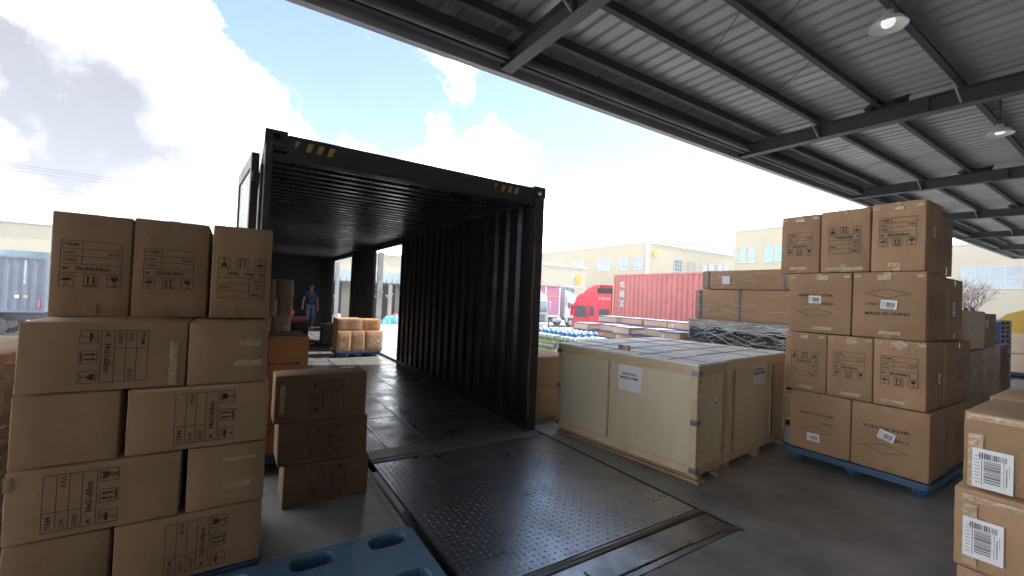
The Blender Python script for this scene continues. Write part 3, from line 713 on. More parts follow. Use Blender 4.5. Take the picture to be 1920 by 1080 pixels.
# unseen warehouse front, added behind the camera to control light from there
wh = empty('added_light_blocker', 'unseen grey warehouse front added behind the camera to block light', 'building', (0, -10.5, -1.3))
for k in range(12):
    x = -30 + k*6
    MB().box(x+.0, x+2.2, -.3, 0, 0, 7.6).build('wall', 'blocker_grey', wh); MB().box(x+2.21, x+5.99, -.28, -.02, 3.6, 7.6).build('wall', 'blocker_grey', wh)
    MB().box(x+2.21, x+5.99, -.2, -.1, .01, 3.59).build('blocker_panel', 'beam_grey', wh)
MB().box(-30, 42, -8, .1, 7.61, 7.8).build('roof', 'blocker_grey', wh)

# ================================================================== PALLETS
def pallet(label, x0, x1, y0, y1, z=0, mtl='blue_plastic', group=None, h=.14, detail=True, cat='pallet'):
    cx, cy = (x0+x1)/2, (y0+y1)/2; w, d = x1-x0, y1-y0
    t = empty('plastic_pallet', label, cat, (cx, cy, z), 0, group)
    pos = [(i, j) for i in (-1,0,1) for j in (-1,0,1)]; hw, hd = .105, .062
    cu_ = bpy.data.curves.new('deck', 'CURVE'); cu_.dimensions = '2D'; cu_.fill_mode = 'BOTH'; cu_.extrude = .012; cu_.bevel_depth = .003; cu_.bevel_resolution = 1
    def spl(pts):
        s_ = cu_.splines.new('POLY'); s_.points.add(len(pts)-1); s_.use_cyclic_u = True
        for q, p_ in zip(s_.points, pts): q.co = (*p_, 0, 1)
    r = .05; out = []
    for (sx, sy, a0) in ((1,1,0), (-1,1,90), (-1,-1,180), (1,-1,270)):
        for k in range(7): a = R(a0 + k*15); out.append((sx*(w/2-r) + r*math.cos(a), sy*(d/2-r) + r*math.sin(a)))
    spl(out); cups = []
    rr = random.Random(3)
    for i, j in pos:
        px, py = i*(w/2-hw-.06), j*(d/2-hd-.035); ring = []
        for k in range(44):
            a = 2*math.pi*k/44; c, s_ = math.cos(a), math.sin(a); e = .55
            q = (px + hw*math.copysign(abs(c)**e, c)*(1+.05*(k%2)), py + hd*math.copysign(abs(s_)**e, s_)*(1+.10*(k%2))); ring.append(q)
        if detail: spl(ring)
        cups.append((px, py, ring))
    o = bpy.data.objects.new('tmp', cu_); COL.objects.link(o)
    me = bpy.data.meshes.new_from_object(o.evaluated_get(bpy.context.evaluated_depsgraph_get())); COL.objects.unlink(o); bpy.data.objects.remove(o)
    me.materials.clear(); me.materials.append(M[mtl]); dk = link('deck', me, t); dk.location = (0, 0, h-.015)
    rim = MB(); vs = [(x*.995, y*.995, h-.055) for x, y in out] + [(x*.995, y*.995, h-.025) for x, y in out]; n = len(out)
    rim.add(vs, [(k, (k+1)%n, n+(k+1)%n, n+k) for k in range(n)]).build('deck_skirt', mtl, t)
    for px, py, ring in cups:
        mb = MB(); n = len(ring); lv = [(1.0, h-.004), (.9, h*.5), (.72, .012)]
        for s_, z_ in lv: mb.v += [(px+(x-px)*s_, py+(y-py)*s_, z_) for x, y in ring]
        for l_ in range(2):
            for k in range(n): mb.f.append((l_*n+k, l_*n+(k+1)%n, (l_+1)*n+(k+1)%n, (l_+1)*n+k)); mb.mi.append(0)
        mb.f.append(tuple(2*n+k for k in range(n))); mb.mi.append(0)
        mb.build('foot', mtl, t)
    return t
pallet('empty blue plastic pallet with oval holes lying by the tall left carton stack', -.16, .95, 1.56, 2.50)
pallet('blue plastic pallet under the tall carton stack at the left edge', -.80, .17, 2.53, 3.4, mtl='blue_pallet_dark', detail=False, h=.15)

# ================================================================== CARTON STACKS
G1 = 'cartons of the tall stack at the left edge'
H, HR, D_ = 'H50', 'H34', 'D'
def ext(x0, x1): return (x1-x0), (x0+x1)/2
def left_c(lab, x0, x1, z0, z1, y=2.52, d=.56, **k):
    w, cx = ext(x0, x1); return carton(lab, (w, d, z1-z0), (cx, y+d/2, z0), group=G1, **k)
left_c('left of the three upright cartons on top of the tall left stack', -.735, -.451, 1.366, 1.86, y=2.84, d=.5, prints=[('front', H, 0, .0, -.015, .86)], tape='y')
left_c('middle of the three upright cartons on top of the tall left stack', -.443, -.135, 1.366, 1.866, y=2.84, d=.5, prints=[('front', H, 0, -.01, -.02, .80)], tape='y')
left_c('upright carton with upside-down print, right end of the top row of the tall left stack', -.118, .160, 1.366, 1.868, y=2.80, d=.5, prints=[('front', H, 180, .0, -.01, .86)], tape='y')
left_c('wide carton with sideways print just below the upright ones in the tall left stack', -.735, -.187, 1.066, 1.362, prints=[('front', HR, 270, .005, .0, .88)], crumple=[('front', .23, -.04, .03, .2)])
left_c('narrow blank carton with tape marks in the second row of the tall left stack', -.178, .148, 1.064, 1.360, crumple=[('front', .05, .05, .16, .03), ('front', .08, -.05, .12, .03)])
left_c('blank carton at the left in the third row of the tall left stack', -.738, -.410, .764, 1.060)
left_c('carton with sideways print at the right in the third row of the tall left stack', -.384, .165, .764, 1.060, prints=[('front', HR, 90, .035, .0, .92)], crumple=[('front', -.05, .14, .4, .012)])
left_c('wide carton with sideways print in the fourth row of the tall left stack', -.741, -.182, .462, .758, prints=[('front', HR, 90, -.03, .0, .92)], crumple=[('front', -.27, .1, .02, .06)])
left_c('blank carton with pale tape in the fourth row of the tall left stack', -.152, .166, .462, .758, crumple=[('front', .04, -.05, .12, .03), ('front', .05, .08, .14, .015)])
left_c('blank carton at the left of the bottom row of the tall left stack', -.741, -.417, .160, .456)
left_c('carton with sideways print at the right of the bottom row of the tall left stack', -.400, .163, .160, .456, prints=[('front', HR, 90, .035, .0, .92)])
# second layer behind (only fills the depth)
for i in range(4):
    carton(['back carton behind the second row of the tall left stack', 'back carton behind the third row of the tall left stack', 'back carton behind the fourth row of the tall left stack', 'back carton behind the bottom row of the tall left stack'][i],
           (.85, .3, .296), (-.3, 3.24, 1.066-.302*i), group=G1)
# wrapped stack beyond the left one
G1b = 'film wrapped cartons at the far left edge'
for i in range(4):
    t = carton(['top', 'second', 'third', 'bottom'][i] + ' carton of the film wrapped stack at the far left edge', (.80, .9, .29), (-1.29, 3.40, .0+.297*(3-i)), group=G1b, labels=[], bulge=.01)
    mb = MB(); x1 = .405; rr = random.Random(i)
    mb.box(-.41, .41, -.462, -.456, 0, .29).box(.406, .412, -.46, .46, 0, .29)
    mb.build('stretch_film', 'film_dense', t)
# middle stack
G2 = 'small stack of three cartons on the dock floor'
def mid_c(lab, x0, x1, z0, z1, d=.34, **k):
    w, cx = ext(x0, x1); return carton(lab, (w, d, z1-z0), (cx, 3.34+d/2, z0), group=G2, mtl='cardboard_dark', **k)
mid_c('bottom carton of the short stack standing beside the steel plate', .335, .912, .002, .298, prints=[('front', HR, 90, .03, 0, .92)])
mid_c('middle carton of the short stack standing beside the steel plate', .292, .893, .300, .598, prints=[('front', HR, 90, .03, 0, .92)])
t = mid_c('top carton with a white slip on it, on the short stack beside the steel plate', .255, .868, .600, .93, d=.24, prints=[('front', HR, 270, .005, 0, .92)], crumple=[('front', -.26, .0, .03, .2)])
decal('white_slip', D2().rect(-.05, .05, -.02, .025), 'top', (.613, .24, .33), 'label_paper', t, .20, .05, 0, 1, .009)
# orange stack behind
G3 = 'orange-brown cartons behind the short stack'
carton('orange-brown carton with MADE IN CHINA upside down behind the short stack', (.62, .55, .46), (.255, 4.18+.28, .655), prints=[('front', D_, 180, .09, -.09, 1.0)], group=G3, mtl='cardboard_orange')
carton('lower orange-brown carton with table print glimpsed between the two left stacks', (.62, .55, .54), (.235, 4.18+.28, .105), prints=[('front', H, 0, .05, .0, 1.0)], group=G3, mtl='cardboard_orange', labels=[('front', .02, .23, 90, 's', .6)])
pallet('dark pallet under the orange-brown cartons at the container mouth', .16, .58, 4.14, 4.78, mtl='blue_pallet_dark', h=.10, detail=False)

# right stack on pallet, printed faces look left
G4 = 'cartons of the tall stack on the right pallet'
RX = 4.90
def right_c(lab, y0, y1, z0, z1, x0=RX, x1=RX+.5, **k):
    return carton(lab, (x1-x0, y1-y0, z1-z0), ((x0+x1)/2, (y0+y1)/2, z0), group=G4, **k)
CT = lambda: [('left', random.uniform(-.05,.05), .255, .12, .03)]
def crl(w, z=.56):
    return [('left', random.uniform(-.04, .04), z/2-.03, random.uniform(.06, .12), random.uniform(.03, .05)), ('left', random.uniform(-.05, .05), -z/2+.03, random.uniform(.08, .2), .03),
            ('left', w/2-.03, z/2-.02, .05, .025), ('left', -w/2+.03, z/2-.02, .05, .025)]
right_c('left carton in the top row of the right stack', 1.925, 2.283, 1.925, 2.520, prints=[('left', H, 0, .0, -.02, .92)], tape='x', crumple=crl(.35))
right_c('middle carton with upside-down print in the top row of the right stack', 1.520, 1.912, 1.925, 2.528, prints=[('left', H, 180, .0, .03, 1.0)], tape='x', crumple=[('left', 0, -.27, .3, .03)])
right_c('right carton in the top row of the right stack, nearest the camera', 1.140, 1.508, 1.925, 2.540, x1=5.355, prints=[('left', H, 0, .0, .02, 1.0), ('front', D_, 90, -.05, .02, .6), ('front', H, 90, .13, -.08, .6)], tape='x', crumple=crl(.36), labels=[('front', -.02, .04, 90, 's', .9)])
right_c('upside-down MADE IN CHINA carton at the left of the second row of the right stack', 1.652, 2.190, 1.322, 1.918, prints=[('left', D_, 180, -.03, -.01, 1.0)], tape='x', labels=[('left', -.03-.0, .035, 0, 's', 1.1)], crumple=crl(.53))
right_c('MADE IN CHINA carton with white label, right in second row of the right stack', 1.125, 1.638, 1.322, 1.918, x1=5.46, prints=[('left', D_, 0, .0, .015, 1.05), ('front', H, 0, -.13, -.03, .75), ('front', H, 0, .13, -.03, .75)], tape='x', labels=[('left', .012, .005, -4, 's', 1.15)], crumple=crl(.5))
right_c('left carton with upside-down print in the third row of the right stack', 1.842, 2.215, .728, 1.312, prints=[('left', H, 180, .0, .0, .95)], tape='x', crumple=crl(.35))
right_c('middle carton in the third row of the right stack', 1.478, 1.832, .728, 1.312, prints=[('left', H, 0, .0, .0, .95)], tape='x', crumple=crl(.35))
right_c('right carton in the third row of the right stack', 1.112, 1.466, .728, 1.315, x1=5.38, prints=[('left', H, 0, .0, .0, .98), ('front', D_, 90, -.05, .02, .6)], tape='x', crumple=crl(.35), labels=[('front', .08, -.03, 90, 's', .9)])
right_c('upside-down MADE IN CHINA carton with low label, bottom left of the right stack', 1.632, 2.150, .142, .718, prints=[('left', D_, 180, -.02, .0, .95)], tape='x', labels=[('left', -.04, -.15, 0, 's', 1.1)])
right_c('upside-down MADE IN CHINA carton with tilted label, bottom right of the right stack', 1.085, 1.622, .142, .718, x1=5.44, prints=[('left', D_, 180, -.02, .0, 1.05)], tape='x', labels=[('left', -.01, .03, -16, 's', 1.15)])
b_ = [(1.15, 1.925, 2.47, 5.36, 5.77, 'top'), (1.13, 1.322, 1.90, 5.475, 6.07, 'second'), (1.10, .728, 1.305, 5.39, 6.24, 'third'), (1.09, .142, .715, 5.455, 6.1, 'bottom')]
for (y0, z0, z1, x0, x1, nm) in b_:
    right_c(f'carton behind the near corner one in the {nm} row of the right stack', y0, y0+.52, z0, z1, x0=x0, x1=x1, prints=[('front', H, 0, .0, .0, .8)] if nm != 'second' else [('front', D_, 90, 0, 0, .7)],
            labels=[('front', -.05, .0, 90, 's', 1.3)] if nm == 'second' else [], tape='y')
    right_c(f'rear carton on the far side of the {nm} row of the right stack', y0+.54, 2.17, z0, z1, x0=5.48, x1=x1-.02)
pallet('blue plastic pallet under the tall right carton stack', 4.86, 6.06, 1.06, 2.20, mtl='blue_pallet_mid', group='blue pallets')
# taped gap piece on the side
# long wrapped boxes
G5 = 'long film-wrapped boxes behind the wooden crates'
LX = 6.22
def streaks(mb, x, y0, y1, z0, z1, n, rr, lmin=.05, lmax=.3, amp=.35, t=(.0015, .004)):
    for _ in range(n):
        y = rr.uniform(y0, y1); z = rr.uniform(z0, z1); a = rr.uniform(-amp, amp); l = rr.uniform(lmin, lmax); k = rr.randint(3, 5); w = rr.uniform(*t)
        pts = []
        for i in range(k+1):
            pts.append((x - rr.uniform(.002, .007), min(y1, max(y0, y + l*i/k*math.cos(a))), min(z1, max(z0, z + l*i/k*math.sin(a) + rr.uniform(-.008, .008)))))
        mb.tube(pts, w, 3, cap=False)
for (z0, z1, y0, y1, lab, m_, st) in ((1.80, 2.085, 1.6, 4.06, 'topmost long flat cardboard box with grey straps behind the crates', 'cardboard', (2.85, 3.95)),
                                     (1.335, 1.79, 1.6, 4.17, 'lower long cardboard box with grey straps under film behind the crates', 'cardboard', (3.45, 4.08)),
                                     (.45, 1.325, 1.6, 4.26, 'long black film-wrapped bundle under the long cardboard boxes', 'black_wrap', ()),
                                     (.12, .44, 1.6, 4.2, 'lowest long cardboard box under the black wrapped bundle', 'cardboard', ())):
    t = carton(lab, (1.0, y1-y0, z1-z0), (LX+.5, (y0+y1)/2, z0), group=G5, mtl=m_, bulge=.006)
    t.rotation_euler = (0,0,0)
    for y in st: MB().box(-.512, -.504, y-(y0+y1)/2-.014, y-(y0+y1)/2+.014, 0, z1-z0+.002).build('strap', 'grey_strap', t)
    rr = random.Random(int(z0*100)); mb = MB(); hh = (y1-y0)/2
    if m_ == 'cardboard':
        streaks(mb, -.512, -hh+.9, hh-.02, .03, z1-z0-.03, 14, rr, .1, .4, .25, (.0008, .0018)); streaks(mb, -.512, hh-.45, hh-.02, .03, z1-z0-.03, 16, rr, .05, .2, .15, (.0008, .002))
        if z0 > 1.7:
            d_ = decal('shipping_label', D2().rect(-.06, .06, -.06, .06), 'left', (1.0, y1-y0, z1-z0), 'label_paper', t, -(3.66-(y0+y1)/2), .0, 0, 1, .014)
    else:
        streaks(mb, -.532, -hh+.5, hh-.01, .02, z1-z0-.02, 150, rr, .08, .5, .55, (.0012, .005)); streaks(mb, -.536, -hh+.5, hh-.01, z1-z0-.16, z1-z0-.01, 50, rr, .1, .4, .2, (.0015, .006))
        fm = MB(); rr2 = random.Random(8); ny_, nz_ = 60, 16; vs = []
        for j in range(nz_+1):
            for i in range(ny_+1): vs.append((-.508-rr2.uniform(0, .018), -hh+2*hh*i/ny_, (z1-z0)*j/nz_))
        fm.add(vs, [(j*(ny_+1)+i, (j+1)*(ny_+1)+i, (j+1)*(ny_+1)+i+1, j*(ny_+1)+i+1) for j in range(nz_) for i in range(ny_)])
        fm.build('stretch_film', 'film', t)
        fm = MB(); vs = []; top_ = z1-z0
        for j in range(7):
            for i in range(81): vs.append((-.524-rr2.uniform(0, .014), -hh+2*hh*i/80, top_-.13+.022*j + (.03*math.sin(i*.21)+.03*math.sin(i*.5) if j == 0 else 0)))
        fm.add(vs, [(j*81+i, (j+1)*81+i, (j+1)*81+i+1, j*81+i+1) for j in range(6) for i in range(80)]); fm.box(-.53, .5, -hh, hh, top_+.001, top_+.008)
        fm.build('silver_film', 'silver_film', t)
    mb.build('highlight_crease', 'highlight_ridge', t)  # pale tubes drawn as the streak highlights on the film
MB().box(0,0,0,0,0,0)
w_ = empty('timber_pallet', 'timber pallet under the long wrapped boxes behind the crates', 'pallet', (LX+.5, 2.9, 0))
for y in (-1.1, 0, 1.1): MB().box(-.5, .5, y-.05, y+.05, 0, .08).build('bearer', 'pine', w_)
for x in (-.42, 0, .42): MB().box(x-.07, x+.07, -1.3, 1.3, .081, .112).build('board', 'pine', w_)

# ------------------------------------------------------------------ wooden crates
def crate(lab, x0, x1, y0, y1, z0, z1, panels_left, panels_front, org, rz, labels):
    t = empty('wooden_crate', lab, 'crate', (org[0], org[1], 0), rz, 'plywood crates beside the leveller')
    e = .010; rw = .085
    MB().box(x0+e, x1-e, y0+e, y1-e, z0+.01, z1-.02).build('plywood_panel', 'plywood', t)
    # rails and posts on left (-x) face
    def rail(a): a.build('rail', 'pine', t)
    top = z1-.02
    rail(MB().box(x0, x0+e-.001, y0, y1, top-rw, top, .003)); rail(MB().box(x0, x0+e-.001, y0, y1, z0, z0+rw*.85, .003))
    for y in (y0, y1-.065): MB().box(x0+.001, x0+e-.001, y, y+.065, z0+rw*.85+.002, top-rw-.002, .003).build('post', 'pine', t)
    for y in panels_left: MB().box(x0+.003, x0+e-.0005, y-.011, y+.011, z0+rw*.85+.002, top-rw-.002, .002).build('batten', 'pine_dark', t)
    rail(MB().box(x0+e, x1, y0-.001, y0+e-.001, top-rw, top, .003)); rail(MB().box(x0+e, x1, y0-.001, y0+e-.001, z0, z0+rw*.85, .003))
    for x in (x0+.0, x1-.06): MB().box(x+.001, x+.06, y0, y0+e-.001, z0+rw*.85+.002, top-rw-.002, .003).build('post', 'pine', t)
    for x in panels_front: MB().box(x-.03, x+.03, y0-.006, y0+e-.0005, z0+rw*.85+.002, top-rw-.002, .002).build('batten', 'pine_dark', t)
    # lid
    MB().box(x0-.004, x1+.002, y0-.006, y1+.004, z1-.019, z1, .002).build('lid', 'crate_top', t)
    # skids
    for x in [x0+.03 + k*(x1-x0-.16)/max(1, round((x1-x0)/.8)) for k in range(round((x1-x0)/.8)+1)]:
        MB().box(x-.01, x+.1, y0-.02, y1, 0.0, .026, .003).build('skid_board', 'pine_dark', t); MB().box(x+.012, x+.095, y0+.0, y1-.02, .0265, z0-.001, .003).build('skid', 'pine_dark', t)
    return t
RZ = R(6.0); org = (3.385, 2.215)
c1 = crate('pale plywood crate with white paper sign, nearest the steel plate', 0, .50, 0, 1.70, .068, 1.035, (.96,), (), org, RZ, 0)
c2 = crate('larger plywood crate joined behind the signed crate, with batten framing', .515, 2.06, .0, 1.74, .072, 1.045, (), (.68, 1.62), org, RZ, 0)
for (y, zs) in ((-.001, (.085, .50, .925)), (1.66, (.10, .52, .925))):
    for z in zs:
        if y < 1: MB().box(-.005, .055, -.008, -.0055, z, z+.048).box(-.0055, -.003, -.008, .06, z, z+.048).build('corner_clip', 'clip_steel', c1)
        else: MB().box(-.0055, -.003, 1.64, 1.704, z, z+.048).build('corner_clip', 'clip_steel', c1)
for i, y in enumerate((.30, .62, .98, 1.34)):
    MB().box(.02, .49, y-.014, y+.014, 1.0355, 1.0395, .002).build('top_batten', 'pine_dark', c1)
for i, y in enumerate((.30, .62, .98, 1.34)):
    MB().box(.53, 2.02, y-.012, y+.012, 1.0455, 1.0495, .002).build('top_batten', 'pine_dark', c2)
for x in (1.1, 1.6): MB().box(x-.012, x+.012, .03, 1.7, 1.050, 1.0535, .002).build('top_batten', 'pine_dark', c2)
MB().box(.17, .186, .02, 1.68, 1.040, 1.0435, .001).build('top_batten', 'pine_dark', c1)
# sign on the left face; FACES left: u=-y
def crate_sign(parent, face, cx, cz, y_or_x, w, h, s=1.0):
    u, v, n = FACES[face]
    base = Vector((y_or_x, cx, cz)) if face == 'left' else Vector((cx, y_or_x, cz))
    def put(d, nm, mtl, off, par):
        me = bpy.data.meshes.new(nm); me.from_pydata([tuple(base+u*x+v*y+n*off) for x, y in d.v], [], d.f); me.materials.append(M[mtl]); return link(nm, me, par)
    pp = put(D2().rect(-w/2, w/2, -h/2, h/2), 'paper_sign', 'label_paper', .004, parent)
    txt = D2().text('GRUNTEN-KELER', -w*.36, w*.30, h*.12, h*.21, .03).text('MADE IN CHINA', -w*.42, w*.38, -h*.05, h*.07, .04)
    put(txt, 'sign_lettering', 'ink', .0055, pp)
crate_sign(c1, 'left', .70, .79, .0095, .27, .25)
crate_sign(c2, 'front', 1.30, .86, .0085, .34, .24)
d_ = D2().rect(-.022, .022, -.055, .055); base = Vector((.34, .0085, .66)); me = bpy.data.meshes.new('small_sticker')
me.from_pydata([tuple(base + Vector((x, -.003, y))) for x, y in d_.v], [], d_.f); me.materials.append(M['label_paper']); st_ = link('small_sticker', me, c1)
me = bpy.data.meshes.new('sticker_mark'); d_ = D2().rect(-.014, .014, -.012, .012).rect(-.010, .012, -.05, -.035)
me.from_pydata([tuple(base + Vector((x, -.0045, y))) for x, y in d_.v], [], d_.f); me.materials.append(M['ink']); link('sticker_mark', me, st_)
kn = MB(); rr = random.Random(2)
for k in range(9): z = .2 + k*.085; kn.lathe([(0, -.001), (.006, -.0012), (.006, .002)], (.5*0+.03+rr.uniform(-.012,.012), -.0015, z), 8, axis='y')
kn.build('nail_heads', 'dark_steel', c1)
o = MB().box(-.02, .02, -.03, .03, 0, .055, .004).build('wood_block', 'pine'); o.location = (3.33, 2.98, 1.0555); o.rotation_euler = (0, 0, RZ)
tag(o, 'small pale wooden block standing on the rim of the nearer plywood crate', 'block')
o = MB().box(-.012, .012, -.03, .03, 0, .055, .003).build('metal_block', 'clip_steel'); o.location = (3.325, 3.045, 1.0555); o.rotation_euler = (0, 0, RZ)
tag(o, 'small grey metal piece beside the wooden block on the crate rim', 'block')

# cartons between container and crates
G6 = 'cartons between the container and the crates'
carton('upper plain carton beside the right side of the container mouth', (.5, .5, .40), (3.44, 4.48+.1, .40), group=G6, labels=[])
carton('lower plain carton beside the right side of the container mouth', (.5, .5, .38), (3.44, 4.46+.1, .02), group=G6)
o = MB().box(-.3, .3, -.32, .32, 0, .018, .003).build('cardboard_sheet', 'cardboard_dark'); o.location = (3.45, 4.52, 0); tag(o, 'flat cardboard sheet on the floor under the two plain cartons by the container', 'cardboard sheet')

# cartons at the near right edge
G7 = 'shipping cartons at the near right edge'
cr = [('left', -.05, .0, .03, .0)]
def near_c(lab, x0, x1, y0, y1, z0, z1, lb=(), **k):
    return carton(lab, (x1-x0, y1-y0, z1-z0), ((x0+x1)/2, (y0+y1)/2, z0), group=G7, labels=lb, crumple=k.pop('crumple', ()), mtl='cardboard', bulge=.008, **k)
near_c('top carton with big white shipping label at the near right edge', 3.0, 3.62, -.10, .545, .742, 1.095, [('left', -.225+.0, -.08, 0, 'b', .76)], tape='x', crumple=[('left', -.28, -.05, .05, .25), ('left', -.22, .155, .18, .03)])
near_c('carton with white shipping label under the top one at the near right edge', 2.97, 3.62, -.14, .565, .362, .728, [('left', -.255, -.03, 0, 'b', .76)], tape='x', crumple=[('left', -.30, -.02, .05, .28), ('left', -.2, .15, .25, .03)])
near_c('bottom carton of the stack at the near right edge', 2.99, 3.62, -.12, .56, .0, .35)
near_c('rear top carton behind the labelled one at the near right edge', 3.66, 4.22, -.08, .56, .742, 1.10, crumple=())
near_c('rear lower carton behind the labelled one at the near right edge', 3.66, 4.25, -.10, .56, .36, .728)
near_c('rear bottom carton behind the labelled one at the near right edge', 3.66, 4.25, -.10, .56, .0, .35)
near_c('raised carton top at the right frame edge behind the near cartons', 4.30, 4.85, -.25, .42, .80, 1.20)
near_c('carton below the raised one behind the near right cartons', 4.30, 4.85, -.25, .42, .0, .78)

# ------------------------------------------------------------------ inside the container
G8 = 'cartons stacked inside the container on the left'
for (x0, x1, z0, z1, lab, pr_, lb) in (
    (.66, .97, 1.64, 2.02, 'top right carton with round sticker in the stack inside the container', [('front', D_, 0, 0, 0, .6)], [('front', .06, .03, 0, 's', .55)]),
    (.36, .65, 1.64, 2.02, 'top left carton in the stack inside the container', [], []),
    (.70, .96, 1.26, 1.63, 'right carton of the second row in the stack inside the container', [('front', H, 180, 0, 0, .7)], []),
    (.30, .69, 1.26, 1.63, 'left carton of the second row in the stack inside the container', [('front', H, 0, 0.02, 0, .8)], []),
    (.60, .94, .88, 1.25, 'right carton with round sticker in the third row of the stack inside the container', [('front', D_, 0, 0, 0, .6)], [('front', .08, -.03, 0, 's', .6)]),
    (.25, .59, .88, 1.25, 'left carton of the third row in the stack inside the container', [], []),
    (.66, .93, .50, .87, 'right carton of the bottom row in the stack inside the container', [('front', H, 180, 0, 0, .7)], []),
    (.36, .65, .50, .87, 'middle carton of the bottom row in the stack inside the container', [('front', H, 180, 0, 0, .7)], [])):
    carton(lab, (x1-x0-.004, .9, z1-z0), ((x0+x1)/2+.04, 10.45, z0-.32), prints=pr_, labels=lb, group=G8, mtl='cardboard')
carton('long low carton under the stack inside the container', (.68, .9, .05), (.66, 10.45, .125), group=G8)
pallet('dark blue pallet under the stack inside the container', .26, 1.0, 9.98, 10.95, mtl='blue_pallet_dark', h=.12, detail=False, group='blue pallets')
G9 = 'cartons on the pallet at the container side door'
for (x0, x1, z0, z1, lab, pr_, lb, yy_, m_) in (
    (1.98, 2.29, .14, .60, 'left upright carton on the pallet at the container side door', [('front', H, 180, 0, 0, .85)], [], 10.2, 'cardboard'),
    (2.30, 2.60, .14, .60, 'middle upright carton on the pallet at the container side door', [('front', H, 0, 0, 0, .85)], [], 10.2, 'cardboard'),
    (2.61, 3.01, .14, .60, 'MADE IN CHINA carton with a label on the pallet at the container side door', [('front', D_, 0, 0, .02, .85)], [('front', .06, -.02, 8, 's', .9)], 10.2, 'cardboard'),
    (1.99, 2.54, .61, .88, 'wide carton with sideways print on the pallet at the container side door', [('front', HR, 270, .02, 0, .82)], [], 10.25, 'cardboard'),
    (2.56, 2.96, .61, .86, 'orange-brown upper carton on the pallet at the container side door', [('front', HR, 270, 0, 0, .8)], [], 10.3, 'cardboard_orange')):
    carton(lab, (x1-x0-.006, .55, z1-z0), ((x0+x1)/2-.03, yy_+.28, z0), prints=pr_, labels=lb, group=G9, mtl=m_)
pallet('dark blue pallet at the container side door', 1.93, 2.96, 10.2, 10.95, mtl='blue_pallet_dark', h=.13, detail=False, group='blue pallets')
carton('dark carton standing alone behind the pallet in the container', (.34, .5, .52), (2.20, 12.8, .06), mtl='cardboard_dark', group='')
o = MB().box(-.3, .3, -.35, .35, 0, .05, .004).build('low_trolley', 'rubber'); o.location = (2.0, 12.75, 0); tag(o, 'low black trolley under the lone dark carton inside the container', 'trolley')

def pallet_truck(lab, x, y, rz, red=True):
    t = empty('pallet_truck', lab, 'pallet truck', (x, y, 0), rz, 'pallet trucks inside the container')
    for s_ in (-1, 1): MB().prism([(-.2,.03),(-1.15,.03),(-1.2,.05),(-1.15,.085),(-.2,.10)], s_*.2-.075, s_*.2+.075).build('fork', 'red_plastic', t)
    MB().prism([(-.2,.05),(.22,.05),(.26,.12),(.26,.34),(.18,.52),(-.1,.56),(-.2,.50)], -.32, .32).build('battery_box', 'rubber', t)
    MB().prism([(-.22,.57),(.16,.535),(.24,.62),(.15,.70),(-.2,.72),(-.26,.64)], -.30, .30).build('hood', 'red_plastic', t)
    MB().tube([(0,.18,.4),(0,.40,.9),(0,.46,1.12)], .022, 8).build('tiller', 'rubber', t)
    MB().tube([(-.13,.46,1.12),(-.08,.50,1.20),(.08,.50,1.20),(.13,.46,1.12),(-.13,.46,1.12)], .018, 8).build('handle', 'red_plastic', t)
    MB().lathe([(.0,-.04),(.09,-.04),(.09,.04),(0,.04)], (0,.1,.09), 16, axis='x').build('drive_wheel', 'tyre', t)
    for s_ in (-1, 1): MB().lathe([(.0,-.03),(.04,-.03),(.04,.03),(0,.03)], (s_*.2,-1.0,.04), 12, axis='x').build('load_wheel', 'white_paint', t)
    return t
pallet_truck('red and black electric pallet truck beside the carton stack inside the container', 1.42, 13.6, R(25))
pallet_truck('pallet truck with red handle beside the man inside the container', 1.42, 17.2, R(150))

# ------------------------------------------------------------------ the man
def skin_mesh(name, verts, edges, radii, mtl, parent, root=0, sub=2):
    me = bpy.data.meshes.new(name+'_cage'); me.from_pydata(verts, edges, []); o = bpy.data.objects.new('tmp', me); COL.objects.link(o)
    o.modifiers.new('skin', 'SKIN'); sv = me.skin_vertices[0].data if me.skin_vertices else None
    if sv is None: return None
    for i, r_ in enumerate(radii): sv[i].radius = r_ if isinstance(r_, tuple) else (r_, r_)
    for i in range(len(verts)): sv[i].use_root = (i == root)
    ss = o.modifiers.new('sub', 'SUBSURF'); ss.levels = sub; ss.render_levels = sub
    nm = bpy.data.meshes.new_from_object(o.evaluated_get(bpy.context.evaluated_depsgraph_get()))
    COL.objects.unlink(o); bpy.data.objects.remove(o)
    nm.name = name; nm.materials.clear(); nm.materials.append(M[mtl]); nm.polygons.foreach_set('use_smooth', [True]*len(nm.polygons))
    return link(name, nm, parent)
man = empty('person', 'man in navy polo shirt and blue jeans walking inside the container with one arm out', 'person', (2.36, 17.55, 0), R(4))
# faces -Y (towards the camera); left of image = -X
J = [(0,0,.93),(0,.0,1.06),(0,.0,1.22),(0,.0,1.36),(0,-.005,1.44),(0,-.02,1.50),            #0-5 pelvis..neck, head base
     (0,-.03,1.56),(0,-.035,1.64),                                                            #6,7 head
     (-.17,0,1.36),(-.25,-.02,1.12),(-.30,-.13,.92),(-.31,-.17,.86),                            #8-11 right arm (image left)
     (.17,0,1.36),(.23,.0,1.11),(.25,-.05,.88),(.25,-.06,.81),                                  #12-15
     (-.09,0,.88),(-.11,-.10,.50),(-.12,-.06,.10),(-.12,-.16,.04),                              #16-19 front leg
     (.09,0,.88),(.11,.02,.50),(.10,.14,.12),(.10,.06,.04)]                                     #20-23
Ed = [(0,1),(1,2),(2,3),(3,4),(4,5),(5,6),(6,7),(3,8),(8,9),(9,10),(10,11),(3,12),(12,13),(13,14),(14,15),(0,16),(16,17),(17,18),(18,19),(0,20),(20,21),(21,22),(22,23)]
